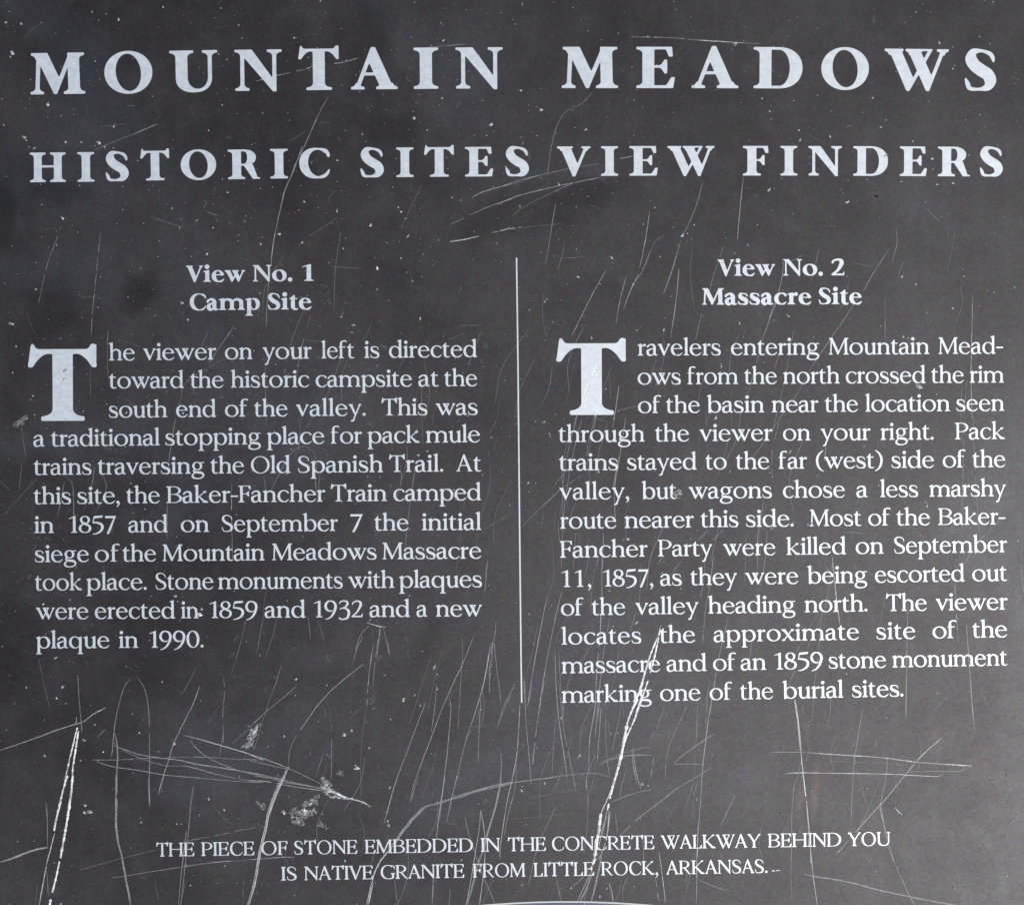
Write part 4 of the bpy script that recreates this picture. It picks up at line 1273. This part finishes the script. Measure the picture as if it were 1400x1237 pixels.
w .7 .13 - 130,320 115,480
w .5 .11 - 230,400 130,510 30,620
w .7 .14 - 0,430 60,480
w .8 .16 - 1050,50 1020,230 1000,400
w .8 .19 - 1000,560 998,780
w .9 .19 - 385,430 345,640
w .9 .19 - 390,400 430,440 440,550 440,700
w .7 .15 - 565,340 550,450 505,600
w .7 .16 - 620,400 635,470 600,560 570,620
w .8 .19 d 1385,440 1385,620 1390,900
x .9 .18 - 120,270 160,190 220,80 290,40 335,60 358,120 355,220 360,300
x .8 .16 - 380,180 365,320
x .6 .15 - 80,200 90,280
x .6 .12 - 1235,490 1320,440 1400,390
x .5 .13 - 700,470 660,540
x .8 .16 - 640,990 590,1050 560,1167
x 1.0 .22 - 700,990 680,1167
x .8 .18 - 715,1000 750,1150
x 1.2 .32 - 630,975 680,992 730,1000
x .7 .15 d 75,950 40,1160
x .6 .14 - 315,940 330,1070
x .6 .14 - 365,950 400,1070
x 1.0 .17 - 1270,640 1255,820
l .6 .12 - 320,700 430,590 550,480
l .5 .11 - 720,260 620,330 500,470
'''
def x_mid(P): return P[len(P) // 2][0]
def go_scratches():
    for ln in SCR.strip().splitlines():
        vw, w, b, fl, *pp = ln.split()
        ox, oy, s = VIEW[vw]
        pts = [(ox + float(q.split(',')[0]) / s, oy + float(q.split(',')[1]) / s) for q in pp]
        w, b = float(w), float(b)
        if b < .5: b, w = b * .84, w * .93
        P = spline(pts, 1.6 if 'd' in fl or b > .5 else 2.6)
        # hand wobble
        amp = .22
        P = [(x + rnd.uniform(-amp, amp), y + rnd.uniform(-amp, amp)) for x, y in P]
        if x_mid(P) > 860 and b < .5: b *= 1.15  # sunlit side painted in: paler scratches on the right, against the panel's sun sheen
        rb = Rib(ZS if b >= .3 or 's' in fl else .00004)
        if 'k' in fl:
            for k in (-1, 1):
                Q = [(x + k * w * .38, y + k * w * .25) for x, y in P]
                stroke(rb, Q, w * .42, b * (1.1 if k > 0 else .9), keep=.96)
            stroke(rb, P, w * .4, b * .45, keep=.8)
        elif 's' in fl: stroke(rb, P, w * .92, b, keep=1.0, taper=False, rough=True)
        else: stroke(rb, P, w, b, dash='d' in fl, keep=.95)
        if rb.F: rb.build('scratch')
go_scratches()

# larger chips knocked out of the coating: x, y, radius, reflectance, stretch, turn
CH = '''16 71 2.4 .5 1.3 0;17 73 3.3 .45 1.3 20;14 78 2 .4 1 0;8 31 1.9 .42 2 0;29 33 2 .5 1.2 60;56 31 1.3 .4 1 0;162 27 2.2 .5 1.4 80;126 16.6 1.4 .5 1 0;145 19.5 1.5 .4 1 0;223 10 1.6 .55 1.2 80
65 143 2.4 .5 1.7 45;130 84 1.8 .3 1 0;33 188 3 .35 1.6 20;36 192 2 .3 1 0;46 203 2 .4 1.4 0;48 202 1.6 .4 1 0;40 201 1.5 .4 1 0;90 194.5 2.2 .5 1.3 0;111 194.6 1.8 .4 1.2 0;135.5 195.3 3 .62 1.4 50;143 201 2 .4 1 0;5 171 2 .4 1.4 80
155.5 173.5 1.9 .42 1.3 -50;402 52 1.8 .5 1 60;606 55.5 2 .5 1.4 -40;566 161.5 2.8 .48 1.5 -50;671.5 170.5 3.4 .62 1.1 70;665 185.5 1.9 .6 1 0;712 124 2.1 .6 1.4 0;740 150.5 2.6 .6 1.1 80;733.5 146.5 1.2 .6 1 0;885 50.5 1.9 .35 2 -20;1005 59.5 3.4 .42 1.4 0
584 178 1.4 .6 1 0;604 134.5 2.2 .4 1.6 10;461 219.5 1.8 .5 1.5 0;416 276 2 .5 1.4 0;460.5 289 2 .62 1.2 70;506.5 308 2.2 .5 1.5 -40;544.5 284 1.9 .5 1.3 0;554 299 1.8 .4 1.5 0;382 320 2.2 .5 1.9 0;356.5 333.5 2 .55 1.4 50;413 331.5 2.4 .3 1.4 0;557.5 323 2.3 .4 1.5 -45
85.8 298.6 2.3 .5 1.5 60;311 263.3 1.7 .65 1 0;57 280 1.7 .35 1 0;16 442.5 3.4 .36 2.4 20;49 395.5 1.6 .5 1.5 -50;249 414 2.5 .42 1.5 -20;257 437 2 .6 1.2 0;283.5 347 2.2 .42 1.4 -50;255 0 1 .3 1 0;88 507 2 .4 1 0;167.7 287 1.1 .5 1 0
36 572 2.5 .2 1.7 -35;25 579 3 .14 1.8 -40;45 541 1.9 .5 1 70;22 473 2 .35 1.4 70;90 507.5 4 .6 1.4 0;88 518 3 .55 2 -40;240 814.5 3 .6 1.2 -40;273 840 4.6 .78 1.2 0;269 838 2.4 .7 1 0;243 822 1.7 .5 1 60
836 352 2 .55 2 50;902.5 351 1.9 .55 1.2 -60;788 341 1.3 .55 1 0;895 284 1.7 .55 1 80;933 322 3 .42 1.2 -70;764 252.5 1.3 .5 3 60;992 326 1.8 .35 1 0;1022 335 1.3 .45 2 70;945 327 1.5 .4 1 0
790 378.5 2 .5 1.8 20;808.5 462 1.8 .55 1.6 60;1233 378 2 .5 1.6 -60;1252 389 1.8 .7 1 0;1318 377.5 2.3 .4 1 0;1387 393 1.6 .55 1 80;1302 421 2.4 .35 1.4 -60;1077.5 431.5 1.7 .32 2.8 40;1112 461 2 .35 1 0;1256.5 528.5 4 .5 1.8 30;1252 525.5 2 .4 1 0
978.5 571 2.8 .55 1.2 80;986 500 1.6 .4 3 80;1011 442 1.6 .5 2 80;1234.5 460.5 2 .42 1.2 0;1241 462 1.3 .36 2 5;743.5 577 2 .4 2.2 -20;751 593 1.8 .6 1.4 70;752.5 596.5 1.4 .6 1 0;722 660 2.2 .4 1.5 -60;723 672 2 .3 1 0;818 645 1.8 .62 1.4 -35;858 736.5 3 .6 1.3 10;852 738 1.5 .5 1 0
929 672 3.4 .3 1.6 -50;924 680 2.6 .28 1.4 20;916 678 1.8 .4 1 0;1267 690 3.2 .36 2 80;1264.5 686 1.8 .4 1.6 80;1236.5 685.5 1.8 .4 1 0;1258 731.5 2 .4 1.6 -20;1104 716 3.4 .25 1.5 60;1110 715.5 2 .5 1 0;1084 714 1.8 .6 1 0;571 622 2.8 .4 1.5 10;584 616.5 2 .5 1.4 -10
870.5 851 2.6 .42 2.2 -45;905 783 1.6 .35 2 -40;1266 930.5 .9 .4 3.6 12;1281 947 1.2 .35 3 25;1309 1073 2 .25 1.3 0;1286 1111.5 1.3 .4 1 0;1353 1062 1.6 .5 1 60;1336.5 1155.5 2 .4 1 0;1382.5 1172 1.8 .4 1.4 0;1376 1196 2.2 .35 2 -40;1304 1213 2 .3 1.6 -40;1334 1063 1.2 .5 1 0
115 1110 2.6 .42 1.3 0;122.5 1109.5 4.2 .3 1.5 -10;116.5 1100.5 2.4 .45 1.5 20;85.5 939 2.4 .5 1.4 -50;76 899 2 .5 2.5 -35;181 975.5 1.4 .5 1 0;190.5 1001.5 2 .62 1 0;115 1011 2 .3 2 50;61 1032.5 2.2 .4 1.6 80;36 939 1.8 .36 1.4 70;114 1011.5 1.5 .3 1 0;237.5 1016 3.6 .34 1 0;110 1039 2.2 .3 1 0;129.5 990 1.8 .4 1 0;216.5 1026.5 1.5 .4 1.8 10
285 1091.5 2.2 .4 1.8 60;306.5 1106.5 2 .55 1.3 80;388 1110.5 3.4 .5 1.2 70;470.5 1004 3.2 .5 1.4 40;481 998 2.2 .55 1.3 40;487.5 1050 4.4 .52 1.4 0;388.5 1006 2 .42 1 0;534 982.5 1.9 .65 1.2 60;552 956.5 2.4 .45 2 -70;574.5 964 1.6 .6 1.4 80;504.5 1022 1.8 .42 1.4 80;405 928 2.4 .42 1.4 -50;447 936 1.5 .6 1.2 60;558 1021.5 2 .4 1 0;510.5 968 1.4 .4 2 0;533 1076 2.4 .36 1.4 -50
713 1080 2.6 .42 1 0;714 1074 2 .3 1 0;744.5 1070 2 .6 1.3 90;718.5 1126.5 2 .35 1 0;829.5 1213.5 2.4 .36 1.2 0;877.5 1071 3.6 .3 1.6 10;886 1073 1.8 .5 1.4 30;863 1078 1.4 .4 1 0;791 1033 3.6 .25 1.6 -35;530 1122 2.8 .4 1.4 80;531 1128 3 .36 1.3 20;780.6 1213 2 .42 1.2 60;820 1225 2.2 .5 1.4 60;767 1214 1.8 .4 1.2 0;713 1209 1.8 .4 1.4 70;1203 1096.5 0.1 .3 1 0;343 1017 3 .36 1.6 50;340 1014 2.2 .4 1 0;336 1020 2.6 .3 1.6 0
1204 174 2.4 .36 1.2 0;1092 178 2.2 .5 1.2 30;1093.5 192 2.6 .4 1.4 -60;1134.5 187 1.9 .5 1.4 60;1274.5 217 2.4 .6 2 -15;1275 231.5 1.8 .5 1 0;1280.5 252 2 .4 1.6 10;1302.5 250.5 2 .45 1.6 0;1247.5 193.5 1.8 .5 1.3 10;1211 164.5 1.4 .42 1 0;1211 213 2.2 .6 2.4 -45;1305 90 1.6 .6 1 0;1284 59 1.9 .5 1.6 70;1353 60 2 .4 1 60;1339 50.5 1.6 .6 1 0;1051 260 2.4 .45 2 -50;1085 138 1.7 .55 1 0;1339.5 157 1.4 .6 1 0;1338 180 1.5 .4 1 0;1193 134 1.7 .5 1.5 0;1052 152.5 2.2 .5 1 0;1054 163 1.6 .4 1 80'''
def go_chips():
    for it in CH.replace('\n', ';').split(';'):
        x, y, r, b, st, an = map(float, it.split())
        rb = Rib()
        rb.chip(x, y, r * .66, level(b * .72), st, math.radians(an))
        if r > 2.2 and b > .4:
            for _ in range(2): rb.chip(x + rnd.uniform(-r, r), y + rnd.uniform(-r, r), r * .3, level(b * .5))
        rb.build('chip')
go_chips()

# crusty scraped patches at the end of the long scratches
def crust(cx, cy, rx, ry, rot, n, lo=.07, hi=.42):
    """torn, smeared coating: ragged flakes dragged along one direction, with bare gaps between"""
    rb = Rib(); ca, sa = math.cos(rot), math.sin(rot)
    # flakes stand at uneven heights, so the patch has its own little shadows
    holes = [(rnd.uniform(-.8, .8), rnd.uniform(-.8, .8), rnd.uniform(.12, .3)) for _ in range(6)]
    for _ in range(int(n * 2.0)):
        a, q = rnd.uniform(0, 6.283), rnd.random() ** .62
        lobe = 1 + .28 * math.sin(3 * a + cx) + .18 * math.sin(7 * a + cy)
        u0, v0 = q * math.cos(a) * lobe, q * math.sin(a) * lobe
        if any(math.hypot(u0 - hu, v0 - hv) < hr for hu, hv, hr in holes): continue
        u, v = rx * u0, ry * v0
        x, y = cx + u * ca - v * sa, cy + u * sa + v * ca
        s = math.sin(x * .55 + 2 * math.sin(y * .3)) * math.sin(y * .7 + 2 * math.sin(x * .25))
        top = lo + (hi - lo) * max(0, .35 + .65 * s) * (1.15 - q)
        rb.chip(x, y, rnd.uniform(.35, 1.1), level(max(.07, top * math.exp(rnd.gauss(0, .3)))), rnd.uniform(1, 3), rot + rnd.gauss(0, .5), over=rnd.random() < .35)
    rb.build('scraped_patch')
crust(418, 1105, 21, 10, -.55, 300, .08, .62)
crust(408, 1122, 9, 6, .2, 70)
crust(455, 1084, 16, 5, .45, 150, .2, .8)
crust(445, 1070, 9, 5, 1.0, 70, .1, .5)
crust(346, 1003, 14, 5, -1.1, 140, .08, .6)
crust(338, 1019, 9, 4, -.3, 55)
crust(357, 1100, 7, 4, .6, 40, .07, .25)
crust(441, 1128, 8, 3, .4, 30, .07, .25)
crust(926, 675, 7, 5, -.6, 40, .12, .3)
crust(465, 1057, 5, 3, 0, 20, .07, .25)
crust(28, 576, 10, 4, -.65, 60, .05, .13)

# countless fine specks, nicks and faint hairlines all over the coating
def specks():
    rb = Rib()
    n = 0
    while n < 5200:
        x, y = rnd.uniform(-100, 1500), rnd.uniform(-120, 1390)
        dens = .55 + .45 * math.exp(-((x - 520) / 330) ** 2 - ((y - 420) / 260) ** 2) + .2 * math.exp(-((x - 750) / 300) ** 2 - ((y - 1000) / 200) ** 2)
        cl = .5 + .5 * math.sin(x * .021 + 2 * math.sin(y * .013)) * math.sin(y * .017 + 1.7 * math.sin(x * .011))
        if rnd.random() > dens * (.35 + .65 * cl): continue
        r = min(1.6, .25 * math.exp(rnd.gauss(0, .55)) + .12)
        b = math.exp(rnd.gauss(math.log(.2), .6))
        rb.chip(x, y, r, level(max(.08, min(.7, b))), rnd.choice((1, 1, 1.3, 1.8, 2.6)), rnd.gauss(-1.0, .7))
        n += 1
    rb.build('fine_speck', kind='stuff')
    rb = Rib(.00004)
    def tick(cx, cy, lev):
        a = rnd.choice((-.9, -.6, .1, .2, 1.2)) + rnd.uniform(-.15, .15); ln = rnd.uniform(2, 4.5); st = rnd.uniform(2.0, 3.0)
        for k in range(rnd.randint(2, 5)):
            x, y = cx + k * st * math.sin(a + .3), cy + k * st * math.cos(a)
            stroke(rb, spline([(x, y), (x + ln * math.cos(a), y - ln * math.sin(a))], 1.2), .55, lev, keep=.95)
    for _ in range(34): tick(rnd.gauss(520, 90), rnd.gauss(450, 65), .2)
    for _ in range(22): tick(rnd.gauss(460, 110), rnd.gauss(890, 50), .17)
    for _ in range(24): tick(rnd.gauss(150, 70), rnd.gauss(770, 60), .15)
    for _ in range(14): tick(rnd.gauss(240, 50), rnd.gauss(570, 60), .15)
    for _ in range(16): tick(rnd.gauss(720, 40), rnd.gauss(1000, 120), .15)
    for _ in range(40): tick(rnd.uniform(0, 1400), rnd.uniform(0, 1237), .13)
    rb.build('scuff_marks', kind='stuff')
    rb = Rib(.00004)
    for k in range(260):
        if k < 165:      # mostly upright, leaning right, thickest across the middle and right
            x, y = rnd.gauss(830, 260), rnd.uniform(300, 1380); L = rnd.uniform(25, 130); a = math.radians(rnd.gauss(100, 9))
        else:
            x, y = rnd.uniform(-80, 1480), rnd.uniform(-100, 1380); L = rnd.uniform(8, 38); a = math.radians(rnd.uniform(0, 180))
        c = rnd.uniform(-.12, .12) * L
        dx, dy = math.cos(a) * L, math.sin(a) * L
        P = spline([(x, y), (x + dx / 2 + c, y + dy / 2), (x + dx, y + dy)], 3.5)
        stroke(rb, P, rnd.uniform(.3, .6), rnd.choice((.1, .12, .14, .17)) * (1.15 if x > 860 else 1), dash=rnd.random() < .3, keep=.85)  # hairlines on the right also get paler colour for the sun sheen there
    rb.build('faint_scratches', kind='stuff')
specks()

# ---------------------------------------------------------------- a dark crumb lying on the panel
def crumb():
    V, F = [], []
    prof = [(0, .15), (.75, .1), (1, .5), (.7, .9), (0, 1.05)]
    k = 9
    for i, (r, z) in enumerate(prof):
        for j in range(k):
            a = 2 * math.pi * j / k
            rr = r * (1 + .25 * math.sin(2 * a + i) + .12 * math.sin(5 * a + 2 * i))
            V.append((rr * 2.9 * PX * math.cos(a), rr * 1.5 * PX * math.sin(a), z * 1.7 * PX - .00006))
    for i in range(len(prof) - 1):
        for j in range(k): F.append([i * k + j, i * k + (j + 1) % k, (i + 1) * k + (j + 1) % k, (i + 1) * k + j])
    o = mesh_obj('crumb', V, F, M_DIRT)
    o.matrix_world = FRAME @ Matrix.Translation(px(1198.5, 268.5)) @ Matrix.Rotation(math.radians(-25), 4, 'Z')
    o['label'] = 'tiny dark crumb of dirt lying on the plaque just below the D of FINDERS'
    o['category'] = 'crumb'
crumb()
